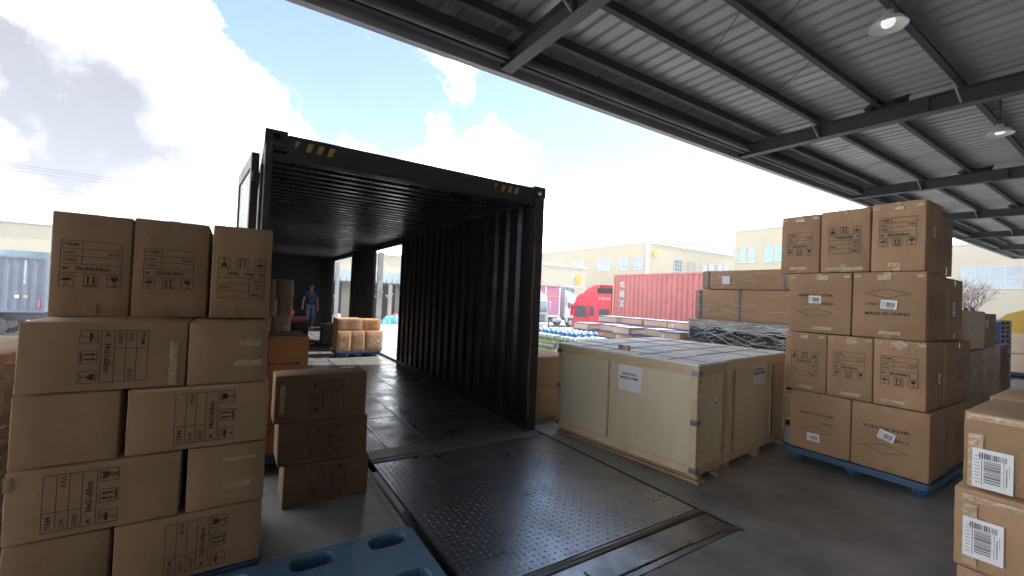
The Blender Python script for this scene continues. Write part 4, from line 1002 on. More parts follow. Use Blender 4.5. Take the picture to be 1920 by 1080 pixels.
Rd = [(.15,.10),(.145,.10),(.165,.11),(.15,.095),(.055,.055),(.052,.055),(.075,.09),(.068,.082),.052,.042,.028,(.038,.02),.052,.042,.028,(.038,.02),.082,.058,.038,.035,.082,.058,.038,.035]
for (hx, hy, hz, sx) in ((-.31,-.17,.86,-1), (.25,-.06,.81,1)):
    hb = len(J)-0; base = 11 if sx < 0 else 15
    for k in range(4):
        i0 = len(J); ox = (-.027+.018*k); ln = (.075,.085,.08,.062)[k]
        J.append((hx+ox, hy-.005, hz-.035)); J.append((hx+ox*1.1, hy-.012, hz-.035-ln*.55)); J.append((hx+ox*1.05, hy+.0, hz-.035-ln))
        Ed += [(base, i0), (i0, i0+1), (i0+1, i0+2)]; Rd += [.009, .0085, .007]
    i0 = len(J); J.append((hx-sx*.038, hy-.02, hz-.015)); J.append((hx-sx*.048, hy-.035, hz-.05)); Ed += [(base, i0), (i0, i0+1)]; Rd += [.011, .009]
skin_mesh('body', J, Ed, Rd, 'skin', man)
skin_mesh('polo_shirt', [(0,0,.88),(0,0,1.05),(0,0,1.22),(0,0,1.37),(0,0,1.425),(-.18,0,1.37),(-.235,-.01,1.20),(.18,0,1.37),(.225,0,1.19)],
          [(0,1),(1,2),(2,3),(3,4),(3,5),(5,6),(3,7),(7,8)], [(.185,.135),(.178,.128),(.195,.135),(.165,.115),(.075,.07),.075,.068,.075,.068], 'navy_cloth', man)
skin_mesh('jeans', [(0,0,.93),(-.095,0,.86),(-.115,-.10,.50),(-.12,-.06,.10),(.095,0,.86),(.115,.02,.50),(.10,.13,.12)],
          [(0,1),(1,2),(2,3),(0,4),(4,5),(5,6)], [(.16,.12),.105,.078,.062,.105,.078,.062], 'denim', man)
for (x, y, lab) in ((-.12,-.14,0), (.10,.05,0)):
    MB().prism([(.10,.0),(-.15,.0),(-.17,.03),(-.12,.06),(-.02,.10),(.09,.105),(.11,.05)], x-.048, x+.048).build('shoe', 'shoe_white', man).location = (0, y+.04, .0)
hh = MB(); prof = [(0,.108),(.05,.100),(.078,.072),(.088,.038),(.086,.012)]; hh.lathe(prof[::-1], (0, .0, 1.635), 18, 1, 1.12)
hh.build('hair', 'hair', man, smooth=True).location = (0, .004, .008)
MB().add([(-.05,-.125,1.375),(.05,-.125,1.375),(0,-.152,1.30)], [(0,2,1)]).build('collar_opening', 'skin', man)
MB().box(.07,.12,-.148,-.140,1.28,1.295).build('chest_mark', 'white_paint', man)
fc = MB(); fc.prism([(-.128,1.60),(-.145,1.575),(-.122,1.568)], -.013, .013); fc.build('nose', 'skin', man)
for s_ in (-1, 1):
    MB().lathe([(0,-.006),(.009,-.003),(.009,.004)], (s_*.032,-.117,1.612), 8, axis='y').build('eye', 'hair', man)
    MB().lathe([(0,-.012),(.022,-.006),(.022,.006),(0,.012)], (s_*.088,-.03,1.60), 10, .7, 1.3, axis='x').build('ear', 'skin', man, smooth=True)
MB().box(-.022,.022,-.122,-.114,1.545,1.551).build('mouth', 'hair', man)

# ------------------------------------------------------------------ blue-strapped cartons on the far dock
G10 = 'cartons tied with blue straps on the far dock'
def strap_carton(lab, x0, x1, y0, y1, z0, z1, lbl=False):
    t = carton(lab, (x1-x0, y1-y0, z1-z0), ((x0+x1)/2, (y0+y1)/2, z0), group=G10, mtl='cardboard_pale', variant=0)
    w, d, h = x1-x0, y1-y0, z1-z0
    for (a, b) in ((0, .012), (h-.018, h+.002)):
        MB().box(-w/2-.012, -w/2-.008, -d/2-.012, d/2+.012, a, b).box(w/2+.008, w/2+.012, -d/2-.012, d/2+.012, a, b).box(-w/2-.008, w/2+.008, -d/2-.012, -d/2-.008, a, b).box(-w/2-.008, w/2+.008, d/2+.008, d/2+.012, a, b).build('strap', 'blue_strap', t)
    if lbl: decal('round_sticker', D2().poly([(.035*math.cos(a*.785), .035*math.sin(a*.785)) for a in range(8)]), 'left', (w, d, h), 'label_paper', t, -d*.3, -.01, 0, 1, .012)
ordn = ['first', 'second', 'third', 'fourth', 'fifth', 'sixth', 'seventh', 'eighth']
lay = ['top', 'second', 'third', 'fourth', 'bottom']; rr = random.Random(21)
y = 8.50
for c in range(7):
    dd = .60
    for l_ in range(5):
        z0 = .125 + (4-l_)*.168 + 0; xo = 7.45 + (0, .34, .08, .42, .05, .36, .10)[c] + rr.choice((0, 0, .06, .12)) ; yo = rr.uniform(-.03, .05)
        strap_carton(f'{lay[l_]} blue-strapped carton in the {ordn[c]} column from the left, front row on the far dock', xo, xo+.55, y-dd+yo+.07, y-.03+yo, z0, z0+.164, rr.random() < .4)
    y -= dd+.03
y = 8.9
for c in range(6):
    for l_ in range(4):
        z0 = .40 + (3-l_)*.168 + .05; xo = 8.75 + rr.choice((0, .1, .2)); yo = rr.uniform(-.04, .04)
        strap_carton(f'{lay[l_]} blue-strapped carton in the {ordn[c]} column from the left, rear row on the far dock', xo, xo+.6, y-.72+yo, y-.02+yo, z0, z0+.164, rr.random() < .3)
    y -= .76
for (x0, x1, y0, y1, lab) in ((7.45, 8.40, 4.2, 8.5, 'front'), (8.7, 9.6, 4.2, 8.9, 'rear')):
    t = empty('timber_pallet', f'long timber pallet under the {lab} row of blue-strapped cartons', 'pallet', (x0, y0, 0))
    for k in range(4): MB().box(.02+k*(x1-x0-.15)/3, .12+k*(x1-x0-.15)/3, 0, y1-y0, .0, .10 if lab == 'front' else .40).build('bearer', 'pine', t)
# pallets of bottled drinks
G11 = 'trays of drinks on the far dock pallets'
for pi, (ya, yb, nm, zz) in enumerate(((7.55, 8.45, 'left', .0), (6.85, 7.48, 'right', .0))):
    t = empty('timber_pallet', f'pale pallet under the {nm} block of drink trays', 'pallet', (6.05, ya, 0))
    for k in range(3): MB().box(.05+k*.4, .17+k*.4, 0, yb-ya, 0, .09).build('bearer', 'pine', t)
    MB().box(0, 1.0, 0, yb-ya, .091, .115).build('board', 'pine', t)
    for l_ in range(3):
        z0 = .118 + l_*.205; t = empty('drink_tray', ['bottom', 'middle', 'top'][l_] + f' tray of green and white packs in the {nm} block on the far dock', 'tray', (6.05, ya, z0), 0, G11)
        MB().box(0, 1.0, 0, yb-ya-.02, 0, .055, .004).build('tray_board', 'cardboard_pale', t)
        mb = MB(); mw = MB(); n_ = 9
        for k in range(n_):
            y0 = .01+k*(yb-ya-.05)/n_; wq = (yb-ya-.05)/n_-.012
            mb.box(.005, .08, y0, y0+wq, .056, .125, .006); mw.box(.006, .079, y0+.003, y0+wq-.003, .1255, .185, .01)
        mw.box(.09, .98, .02, yb-ya-.06, .056, .186); stuff(mb.build('green_pack', 'green_label', t)); stuff(mw.build('white_pack', 'label_paper', t))
for i in range(4):
    for j in range(10):
        t = empty('water_jug', 'small blue jug among the many on top of the green and white drink trays', 'water jug', (6.12+i*.2+random.uniform(-.02,.02), 6.92+j*.155, .745), 0, 'blue water jugs on the drink trays')
        MB().lathe([(0,0),(.055,0),(.06,.012),(.06,.06),(.045,.08),(.022,.09),(.02,.105),(0,.107)], n=12).build('jug_body', 'water_blue', t, smooth=True)

# ------------------------------------------------------------------ stacks and objects beyond the right stack
G12 = 'cartons beyond the right stack'
def far_c(lab, x0, x1, y0, y1, z0, z1, wrap=False, mtl='cardboard', **k):
    t = carton(lab, (x1-x0, y1-y0, z1-z0), ((x0+x1)/2, (y0+y1)/2, z0), group=G12, mtl=mtl, **k)
    if wrap: MB().box(-(x1-x0)/2-.012, (x1-x0)/2+.012, -(y1-y0)/2-.014, -(y1-y0)/2-.012, 0, z1-z0).build('stretch_film', 'film_dense', t)
    return t
far_c('pale carton with a white label on the film wrapped stack beyond the right stack', 7.05, 7.95, 1.28, 1.9, 1.16, 1.62, mtl='cardboard_pale', labels=[('front', -.35, .05, 0, 's', 1.4)])
for i in range(2): far_c(('upper', 'lower')[i] + ' film wrapped carton just beyond the right stack', 6.75, 8.1, 1.28, 2.3, .60-.56*i, 1.14-.54*i if i == 0 else .59, wrap=True)
far_c('brown carton with label on the second far stack', 8.3, 9.15, 1.36, 2.2, 1.13, 1.60, labels=[('front', -.2, .1, 0, 's', 1.4)])
for i in range(2): far_c(('upper', 'lower')[i] + ' film wrapped carton of the second far stack', 8.25, 9.7, 1.40, 2.4, .58-.56*i, 1.12-.55*i, wrap=True)
for i in range(2): far_c(('upper', 'lower')[i] + ' brown carton of the third far stack', 10.2, 11.5, 1.55, 2.5, .56-.54*i, 1.08-.53*i, mtl='cardboard_dark')
far_c('small carton at the end of the third far stack', 11.6, 12.3, 1.65, 2.4, .1, .8)
for k in range(16):
    o = empty('stacked_pallet', ('topmost' if k == 0 else 'lowest' if k == 15 else ['second', 'third', 'fourth', 'fifth', 'sixth', 'seventh', 'eighth', 'ninth', 'tenth', 'eleventh', 'twelfth', 'thirteenth', 'fourteenth', 'fifteenth'][k-1] + ' from the top') + ' in the tall pile of blue pallets at the right', 'pallet', (13.9, 2.42, 1.41-k*.093), 0, 'pile of blue pallets at the right')
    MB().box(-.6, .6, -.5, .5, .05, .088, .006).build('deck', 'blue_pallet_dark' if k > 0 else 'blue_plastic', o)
    for i in (-1, 0, 1): MB().box(i*.48-.12, i*.48+.12, -.49, .49, 0, .049).build('runner', 'blue_pallet_dark', o)
far_c('pinkish carton pile upper block at the right frame edge', 17.0, 18.6, 1.9, 3.4, .65, 1.15, mtl='cardboard_pale'); far_c('pinkish carton pile lower block at the right frame edge', 17.0, 18.6, 1.9, 3.4, .16, .63, mtl='cardboard_pale')
pallet('dark pallet under the pinkish carton pile at the right frame edge', 17.0, 18.6, 1.9, 3.4, mtl='blue_pallet_dark', h=.15, detail=False, group='blue pallets')

# ================================================================== VEHICLES
def wheel(parent, x, y, z, r, w, axis='x'):
    MB().lathe([(r*.55,-w/2),(r*.93,-w/2),(r,-w*.38),(r,w*.38),(r*.93,w/2),(r*.55,w/2)], (0,0,0), 28, axis=axis)
    t = MB().lathe([(r*.55,-w/2),(r*.93,-w/2),(r,-w*.38),(r,w*.38),(r*.93,w/2),(r*.55,w/2)], (0,0,0), 28, axis=axis).build('tyre', 'tyre', None, smooth=True)
    wh = link('wheel', MB().lathe([(0,-w*.30),(r*.2,-w*.34),(r*.25,-w*.2),(r*.5,-w*.25),(r*.56,-w*.46),(r*.56,w*.46),(r*.5,w*.25),(0,w*.3)], (0,0,0), 20, axis=axis).mesh('wheel', 'rim', True), parent)
    wh.location = (x, y, z); t.parent = wh; return wh
def iso_container(name, lab, mtl, L_, h, w, loc, rz, post=None, ribs=.28, group=None):
    """long side along local x, visible side faces local -y; base centre at loc's front left bottom"""
    t = empty(name, lab, 'shipping container', loc, rz, group)
    pr = corrug(.12, L_-.12, ribs, .036)
    for (y, s_) in ((.02, 1), (w-.02, -1)):
        mb = MB(); vs = [(x, y+s_*o, .12) for x, o in pr] + [(x, y+s_*o, h-.09) for x, o in pr]; n = len(pr); mb.add(vs, [(i, i+1, n+i+1, n+i) for i in range(n-1)]); mb.build('side_wall', mtl, t)
    for y0 in (0, w-.07):
        MB().box(.12, L_-.12, y0, y0+.07, h-.09, h, .004).build('top_rail', mtl, t); MB().box(.12, L_-.12, y0, y0+.07, 0, .12, .004).build('bottom_rail', mtl, t)
    for x0 in (0, L_-.12):
        for y0 in (0, w-.12): MB().box(x0, x0+.12, y0, y0+.12, 0, h, .01).build('corner_post', post or mtl, t)
        MB().box(x0+.03, x0+.09, .12, w-.12, .02, h-.02).build('end_wall', mtl, t)
    MB().box(.1, L_-.1, .07, w-.07, h-.05, h-.02).build('roof', mtl, t); MB().box(.1, L_-.1, .07, w-.07, 0, .05).build('floor', 'dark_steel', t)
    return t
def chassis(lab, L_, w, loc, rz, axles, zc, r=.5, mtl='dark_steel', group=None):
    t = empty('trailer_chassis', lab, 'trailer', loc, rz, group)
    for y0 in (w*.3, w*.7): MB().box(.1, L_-.1, y0-.06, y0+.06, zc-.38, zc-.02, .005).build('beam', mtl, t)
    for x in [k*(L_/6)+.2 for k in range(6)]: MB().box(x, x+.08, .1, w-.1, zc-.14, zc-.021).build('cross_member', mtl, t)
    for x in axles:
        for y0 in (.22, w-.22): wheel(t, x, y0, r, r, .3, 'y')
    for y0 in (.4, w-.4): MB().box(L_*.72, L_*.72+.1, y0-.05, y0+.05, .15, zc-.38).build('landing_leg', mtl, t)
    return t
def tractor(lab, loc, rz, paint, L_=5.8, roof=True, group='truck tractors in the yard'):
    """local +x is forward, visible side is -y; local z=0 is the ground"""
    t = empty('truck_tractor', lab, 'truck', loc, rz, group); w = 2.45
    MB().prism([(L_-2.15,.95),(L_-.12,.95),(L_,1.1),(L_-.01,1.75),(L_-.12,2.62),(L_-.25,2.98),(L_-.6,3.20),(L_-2.1,3.32),(L_-2.15,3.25)], 0, w, 'y').build('cab', paint, t, fixn=True)
    MB().prism([(L_-2.1,3.33),(L_-1.0,3.23),(L_-.7,3.25),(L_-1.2,3.55),(L_-1.7,3.72),(L_-2.1,3.75)], .1, w-.1, 'y').build('roof_fairing', paint, t, fixn=True)
    MB().box(L_-.14, L_+.04, .0, w, .38, .96, .04).build('bumper', paint, t)
    for s_ in (0, 1):
        y0 = -.012 if s_ == 0 else w+.002
        MB().prism([(L_-1.15,1.85),(L_-.22,1.85),(L_-.33,2.5),(L_-1.15,2.5)], y0, y0+.01, 'y').build('side_window', 'glass_dark', t)
        MB().prism([(L_-1.75,1.95),(L_-1.45,1.95),(L_-1.45,2.5),(L_-1.75,2.5)], y0, y0+.01, 'y').build('sleeper_window', 'glass_dark', t)
        ym = -.22 if s_ == 0 else w+.06
        MB().box(L_-.12, L_+.02, ym, ym+.16, 1.9, 2.6, .03).build('mirror', paint, t)
        MB().box(L_-1.3, L_-1.27, y0+(.004), y0+.012, 1.0, 2.6).build('door_seam', 'rubber', t)
        MB().prism([(L_-1.95,.96),(L_-1.9,.6),(L_-1.75,.45),(L_-1.72,.96)], y0+.01, y0+.3 if s_ == 0 else y0-.3, 'y').build('wheel_guard', paint, t)
        MB().prism([(.7,.85),(.8,1.12),(1.3,1.2),(1.85,1.12),(1.95,.85),(1.9,.85),(1.8,1.06),(1.3,1.14),(.85,1.06),(.75,.85)], (.02 if s_ == 0 else w-.45), (.45 if s_ == 0 else w-.02), 'y').build('mudguard', 'rubber', t)
        MB().tube([(2.2,.35 if s_ == 0 else w-.35,.75),(3.3,.35 if s_ == 0 else w-.35,.75)], .28, 14).build('fuel_tank', 'rim', t)
        MB().box(L_-.02, L_+.045, .15+s_*1.75, .55+s_*1.75, .62, .80, .02).build('headlight', 'lamp_white', t)
        for xw in (L_-1.3, 1.3): wheel(t, xw, .18 if s_ == 0 else w-.18, .5, .5, .32, 'y')
    MB().prism([(L_-.04,1.8),(L_-.15,2.60),(L_-.10,2.61),(L_+.006,1.8)], .15, w-.15, 'y').build('windscreen', 'glass_dark', t)
    for k in range(4): MB().box(L_+.0, L_+.03, .3, w-.3, 1.08+k*.15, 1.15+k*.15, .01).build('grille_bar', 'rubber', t)
    MB().box(.2, L_-.5, .75, .87, .70, .95).build('frame_rail', 'dark_steel', t); MB().box(.2, L_-.5, w-.87, w-.75, .70, .95).build('frame_rail', 'dark_steel', t)
    MB().lathe([(0,1.05),(.4,1.05),(.42,.98),(.42,.96),(0,.96)], (1.3, w/2, 0), 18).build('fifth_wheel', 'dark_steel', t)
    for k in range(5): MB().box(L_-2.12+.0, L_-1.85, -.016, -.004, 2.95-.18*k, 3.0-.18*k).build('air_slot', 'rubber', t)
    return t
# red tractor with the salmon container: long side faces -x, front towards +y
RT = 17.0; g0 = -1.3
# rz=90deg maps local +x to +y and local -y to +x ; use rz=90 and mirror by placing visible side: local +y -> -x
redc = iso_container('shipping_container', 'faded red shipping container with white lettering on a trailer in the yard', 'red_container', 6.3, 2.62, 2.44, (RT+2.44, 10.05, .36), R(90), post='orange_post')
for i, ch in enumerate('tex'):
    d_ = D2().text(ch, -.17, .17, -.19, .19, .05); z_ = 2.45 - i*.50 - (.0 if i else -.02)
    me = bpy.data.meshes.new('lettering'); me.from_pydata([(6.3-.12-.56 - x*1.0, 2.44-.012, z_-.36+y) for x, y in d_.v], [], d_.f); me.materials.append(M['white_paint'])
    o = link('lettering', me, redc)
MB().box(6.3-.11, 6.3-.35, 2.441, 2.446, 2.50, 2.54).build('yellow_mark', 'yellow_sign', redc)
chassis('dark trailer under the faded red container', 7.0, 2.44, (RT+2.44, 9.7, g0), R(90), (.8, 1.9), 1.64, group=None)
tractor('bright red truck tractor in front of the faded red container', (RT+2.5, 13.75, g0), R(90), 'red_paint')
# black rack with red panel between cab and container
rk = empty('cab_rack', 'red box rack with dark grille window between the red cab and the faded container', 'rack', (RT, 16.40, -.35))
MB().box(.0, .7, 0, 1.05, 0, 2.3, .01).build('rack_panel', 'red_paint', rk)
MB().box(-.012, -.002, .15, .92, .95, 1.45).build('grille_window', 'glass_dark', rk)
MB().box(-.02, .7, -.02, 1.1, 2.31, 2.60, .02).build('dark_hood', 'rubber', rk)
for k in range(5): MB().box(-.012, -.002, .1+k*.19, .2+k*.19, 1.95, 2.09, .003).build('white_square', 'white_paint', rk)
# white tractor + magenta trailer, seen side-on
tractor('dusty white truck tractor in front of the magenta trailer', (24.3, 33.3, g0), 0, 'white_paint')
mt_ = empty('box_trailer', 'magenta curtain-sided box trailer behind the white tractor', 'trailer', (13.9, 33.3, g0))
MB().box(0, 13.4, 0, 2.5, 1.25, 3.95, .03).build('box', 'magenta', mt_)
for x in (0, 3.3, 6.7, 10.2, 11.45, 13.2): MB().box(x, x+.22, -.03, -.002, 1.2, 4.0, .01).build('side_post', 'pipe_grey' if x < 11 else 'door_pale', mt_)
MB().box(11.68, 13.19, -.02, -.004, 3.0, 3.08).build('yellow_stripe', 'yellow_sign', mt_)
MB().box(0, 13.4, -.03, 2.53, 1.0, 1.249).build('side_rail', 'door_pale', mt_); MB().box(0, 13.4, -.035, 2.535, 3.951, 4.1, .01).build('top_rail', 'pink_wall', mt_)
for x in (2, 3.2, 4.4): wheel(mt_, x, .3, .5, .5, .3, 'y')
tractor('silver truck tractor partly hidden by the right edge of the container', (17.75, 31.8, g0), R(-90), 'silver_paint')
# blue container on trailer at left
bc = iso_container('shipping_container', 'blue-grey shipping container on a trailer at the far left', 'blue_container', 12.0, 2.60, 2.44, (-19.6, 29.0, -.17), 0, ribs=.30)
for (x, z, m_) in ((11.02, .68, 'label_paper'), (11.30, .68, 'yellow_sign')): MB().box(x, x+.13, -.03, -.012, z, z+.13).build('square_mark', m_, bc)
d_ = D2(); rr = random.Random(6); z_ = 0
while z_ < 1.0: l_ = rr.uniform(.03, .09); d_.rect(-.035, .035, z_, z_+l_); z_ += l_+rr.uniform(.015, .04)
me = bpy.data.meshes.new('painted_mark'); me.from_pydata([(11.30+x, -.024, 1.35+y) for x, y in d_.v], [], d_.f); me.materials.append(M['white_paint']); link('painted_mark', me, bc)
MB().box(11.78, 11.84, -.03, -.012, .25, .6).build('red_white_mark', 'red_plastic', bc)
chassis('trailer under the blue-grey container at the far left', 12.0, 2.44, (-19.6, 29.0, g0), 0, (1.5, 2.8, 9.0, 10.3), 1.12, mtl='dark_steel')
# yellow machine and white van at right
ym = empty('yellow_forklift', 'yellow machine with rounded body at the right edge behind the blue pallets', 'forklift', (24.5, 1.9, g0))
MB().prism([(0,.5),(2.2,.5),(2.3,1.2),(2.0,2.4),(1.5,3.0),(.9,3.25),(.4,3.1),(0,2.3)], 0, 1.6, 'x').build('body', 'yellow_sign', ym)
MB().prism([(.3,1.5),(.8,1.5),(.7,2.3),(.35,2.2)], -.02, -.004, 'x').build('side_panel', 'hazard_yellow', ym); MB().box(-.015, -.003, 1.0, 1.8, 1.6, 2.1).build('side_window', 'glass_dark', ym)
for y_ in (.45, 1.8): wheel(ym, .1, y_, .45, .45, .3, 'x')
MB().box(-.2, 0, 2.32, 2.42, .2, 3.2).box(-.2, 0, 2.5, 2.6, .2, 3.2).build('mast', 'rubber', ym)
wv = empty('white_truck', 'white truck with dark windows behind the pile of blue pallets', 'truck', (26, 4.6, g0))
MB().prism([(0,.5),(4.6,.5),(4.6,1.6),(4.2,2.9),(1.6,3.0),(0,3.0)], 0, 2.0, 'x').build('body', 'white_paint', wv)
MB().prism([(2.6,1.9),(4.1,1.9),(3.95,2.6),(2.6,2.6)], -.015, -.003, 'x').build('side_window', 'glass_dark', wv); MB().prism([(.3,1.9),(1.9,1.9),(1.9,2.6),(.3,2.6)], -.015, -.003, 'x').build('side_window', 'glass_dark', wv)
for y_ in (.9, 3.7): wheel(wv, .15, y_, .45, .45, .3, 'x')

# ================================================================== BUILDINGS
def window(parent, plane, a0, a1, z0, z1, c, out, nx=2, nz=2, glass='window_glass', frame='white_paint', depth=.12):
    """plane 'x' or 'y'; c coordinate of the wall; out = -1/+1 outward"""
    t = .06
    def bx(mb, a, b, z_, zz, d0, d1):
        lo, hi = sorted((c+out*d0, c+out*d1))
        return mb.box(lo, hi, a, b, z_, zz) if plane == 'x' else mb.box(a, b, lo, hi, z_, zz)
    fr = MB(); bx(fr, a0-t, a1+t, z0-t, z0, .002, .07); bx(fr, a0-t, a1+t, z1, z1+t, .002, .07); bx(fr, a0-t, a0, z0, z1, .002, .07); bx(fr, a1, a1+t, z0, z1, .002, .07)
    for i in range(1, nx): a = a0+(a1-a0)*i/nx; bx(fr, a-.03, a+.03, z0, z1, .021, .06)
    for j in range(1, nz): z_ = z0+(z1-z0)*j/nz; bx(fr, a0, a1, z_-.03, z_+.03, .022, .055)
    f_ = fr.build('window', frame, None); f_.parent = parent; f_.matrix_parent_inverse = Matrix.Translation(-Vector(parent.location))
    gl = MB(); bx(gl, a0, a1, z0, z1, .004, .02); g_ = gl.build('pane', glass, None); g_.parent = f_
    sl_ = MB(); bx(sl_, a0-.15, a1+.15, z0-t-.08, z0-t-.002, .002, .14); s_ = sl_.build('sill', frame, None); s_.parent = f_
def bpart(t, mb, name, mtl):
    o = mb.build(name, mtl, None); o.parent = t; o.matrix_parent_inverse = Matrix.Translation(-Vector(t.location)); return o
# long low building behind everything on the left / centre
b1 = empty('warehouse', 'long low beige warehouse with blue-edged awning seen left of and through the container', 'warehouse', (-18, 40, g0))
bpart(b1, MB().box(-60, 21.5, 43.0, 56, g0, 5.15), 'wall', 'pale_wall'); bpart(b1, MB().box(-60.2, 21.7, 42.8, 56.2, 5.151, 5.35), 'roof', 'fascia')
bpart(b1, MB().box(-1, 21.6, 39.0, 42.99, 2.55, 2.68), 'awning', 'fascia')
for k in range(45): bpart(b1, MB().box(-1+k*.5, -.56+k*.5, 38.93, 38.99, 2.3, 3.3, .01), 'awning_panel', 'canopy_blue')
for x in range(0, 22, 3):
    bpart(b1, MB().box(x-.15, x+.15, 39.3, 39.6, g0, 2.54), 'column', 'pale_wall'); bpart(b1, MB().tube([(x, 42.95, 4.8), (x, 39.2, 3.3)], .05, 6), 'tie_rod', 'white_paint')
for x0 in (1, 6, 11.2, 14.2, 17.5):
    bpart(b1, MB().box(x0, x0+2.4, 42.95, 42.985, g0, 2.2), 'doorway', 'shop_dark')
    rr = random.Random(int(x0*7))
    for k in range(8):
        xx, zz = x0 + rr.uniform(.1, 1.9), rr.uniform(.8, 1.9)
        bpart(b1, MB().box(xx, xx+rr.uniform(.15,.4), 42.91, 42.945, zz, zz+.1), 'painted_light_gap', 'label_paper')  # pale bars painted as light showing in the dark doorway
bpart(b1, MB().box(-14.6, -10.7, 42.93, 42.99, 2.5, 3.25), 'window_band', 'window_glass'); bpart(b1, MB().box(-40, -20, 42.93, 42.99, 2.6, 3.6), 'window_band', 'window_glass')
GP = 'goods stacked in front of the warehouse doorways'
for k, (x, w_, h_, m_, lab) in enumerate(((12.2, .5, .9, 'red_plastic', 'red bin standing in front of the warehouse doorway'), (12.85, .45, 1.2, 'orange_post', 'orange-brown sack pile in front of the warehouse doorway'), (9.9, .7, 1.0, 'water_blue', 'blue drum in front of the warehouse'), (13.6, .6, .7, 'white_paint', 'white bundle in front of the warehouse doorway'), (7.2, .7, .8, 'pale_wall', 'pale bundle seen through the far side opening'))):
    o = MB().lathe([(0,0),(w_*.5,0),(w_*.52,h_*.5),(w_*.45,h_*.92),(w_*.2,h_),(0,h_)], n=12).build('goods_bundle', m_, smooth=True); o.location = (x, 38.2, g0); tag(o, lab, 'bundle', GP)
tp = MB(); rr = random.Random(9); nx_, ny_ = 14, 8; vs = []
for j in range(ny_+1):
    for i in range(nx_+1):
        u_, v_ = i/nx_, j/ny_; vs.append((u_*2.6, v_*1.6, 1.0*math.sin(math.pi*u_)**.6*math.sin(math.pi*v_)**.6 + (rr.uniform(-.1,.12) if 0 < i < nx_ and 0 < j < ny_ else 0)))
tp.add(vs, [(j*(nx_+1)+i, j*(nx_+1)+i+1, (j+1)*(nx_+1)+i+1, (j+1)*(nx_+1)+i) for j in range(ny_) for i in range(nx_)])
o = tp.build('tarpaulin', 'tarp_blue'); o.location = (9.2, 32.5, g0); tag(o, 'crumpled turquoise tarpaulin heap in the yard seen through the container side door', 'tarpaulin')
# annex
b2 = empty('annex_building', 'low beige annex with round yellow emblem behind the magenta trailer', 'building', (38, 46, g0))
bpart(b2, MB().box(25, 42.2, 46, 54, g0, 6.05), 'wall', 'pale_wall'); bpart(b2, MB().box(24.9, 42.4, 45.9, 54.1, 6.051, 6.2), 'roof', 'fascia')
bpart(b2, MB().lathe([(0,45.9),(.62,45.9),(.62,45.99),(0,45.99)], (40.9, 0, 4.55), 20, axis='y'), 'round_emblem', 'yellow_sign')
for x0 in (28, 33.2, 37.6): window(b2, 'y', x0, x0+2.6, 2.3, 3.2, 46, -1, 3, 1)
for k in range(3): bpart(b2, MB().tube([(34.5+k*2.6, 45.98, 4.0-.3*k), (36.5+k*2.6, 44.2, 2.9)], .05, 5), 'awning_rod', 'white_paint')
# main building A
b3 = empty('factory_building', 'big beige two-storey factory building with corner pipe and yellow emblem', 'building', (70, 60, g0))
bpart(b3, MB().box(54.25, 96, 45, 96, g0, 11.0), 'wall', 'beige_wall'); bpart(b3, MB().box(54.1, 96.1, 44.85, 96.1, 11.001, 11.25), 'roof', 'fascia')
bpart(b3, MB().box(53.95, 54.24, 44.7, 44.99, g0, 11.9, .02), 'corner_pipe', 'fascia'); bpart(b3, MB().tube([(53.4,44.6,11.9),(55,44.6,11.9)], .06, 6), 'pipe_arm', 'cable')
bpart(b3, MB().lathe([(0,44.88),(.62,44.88),(.62,44.98),(0,44.98)], (56.0, 0, 9.6), 18, axis='y'), 'round_emblem', 'yellow_sign')
for (a0, a1) in ((45.9, 47.9), (48.9, 51.0), (52.9, 56.2), (59.5, 63.5), (66.5, 71), (74, 79)): 
    window(b3, 'x', a0, a1, 6.95, 8.8, 54.25, -1, 4, 2); window(b3, 'x', a0, a1, 2.5, 4.4, 54.25, -1, 4, 2)
for (a0, a1) in ((61.05, 63.0), (64.7, 65.2), (66.2, 66.8), (68.6, 70.2), (70.7, 72.3), (73.4, 75.0), (75.5, 77.2), (79, 82), (85, 88)): window(b3, 'y', a0, a1, 7.0, 8.9, 45, -1, 3, 3)
for (a0, a1) in ((59, 62), (66, 69), (73, 76), (80, 83)): window(b3, 'y', a0, a1, 2.5, 4.4, 45, -1, 3, 2)
# building B with teal windows
b4 = empty('teal_window_building', 'tall beige building with teal windows behind the long wrapped boxes', 'building', (66, 28, g0))
bpart(b4, MB().box(60, 80, 22.5, 34.3, g0, 12.25), 'wall', 'beige_wall'); bpart(b4, MB().box(59.85, 80.1, 22.4, 34.45, 12.251, 12.45), 'roof', 'fascia')
for (a0, a1) in ((32.6, 33.5), (31.3, 32.2), (29.0, 30.05), (27.85, 28.75), (25.4, 26.3), (24.1, 25.0)): window(b4, 'x', a0, a1, 7.85, 9.9, 60, -1, 1, 2, 'teal_glass')
for (a0, a1) in ((32.6, 33.5), (31.3, 32.2), (29.0, 30.05), (27.85, 28.75)): window(b4, 'x', a0, a1, 3.2, 5.2, 60, -1, 1, 2, 'teal_glass')
b5 = empty('pale_building', 'pale building with a wide window band beyond the right end of the canopy', 'building', (66, 5, g0))
bpart(b5, MB().box(60.5, 80, -25, 20, g0, 8.6), 'wall', 'pale_wall'); bpart(b5, MB().box(60.4, 80.1, -25.1, 20.1, 8.601, 8.8), 'roof', 'fascia')
for (a0, a1) in ((12.2, 16), (7.5, 11.4), (2.6, 6.5), (-3, 1.2)): window(b5, 'x', a0, a1, 4.4, 6.4, 60.5, -1, 4, 2)
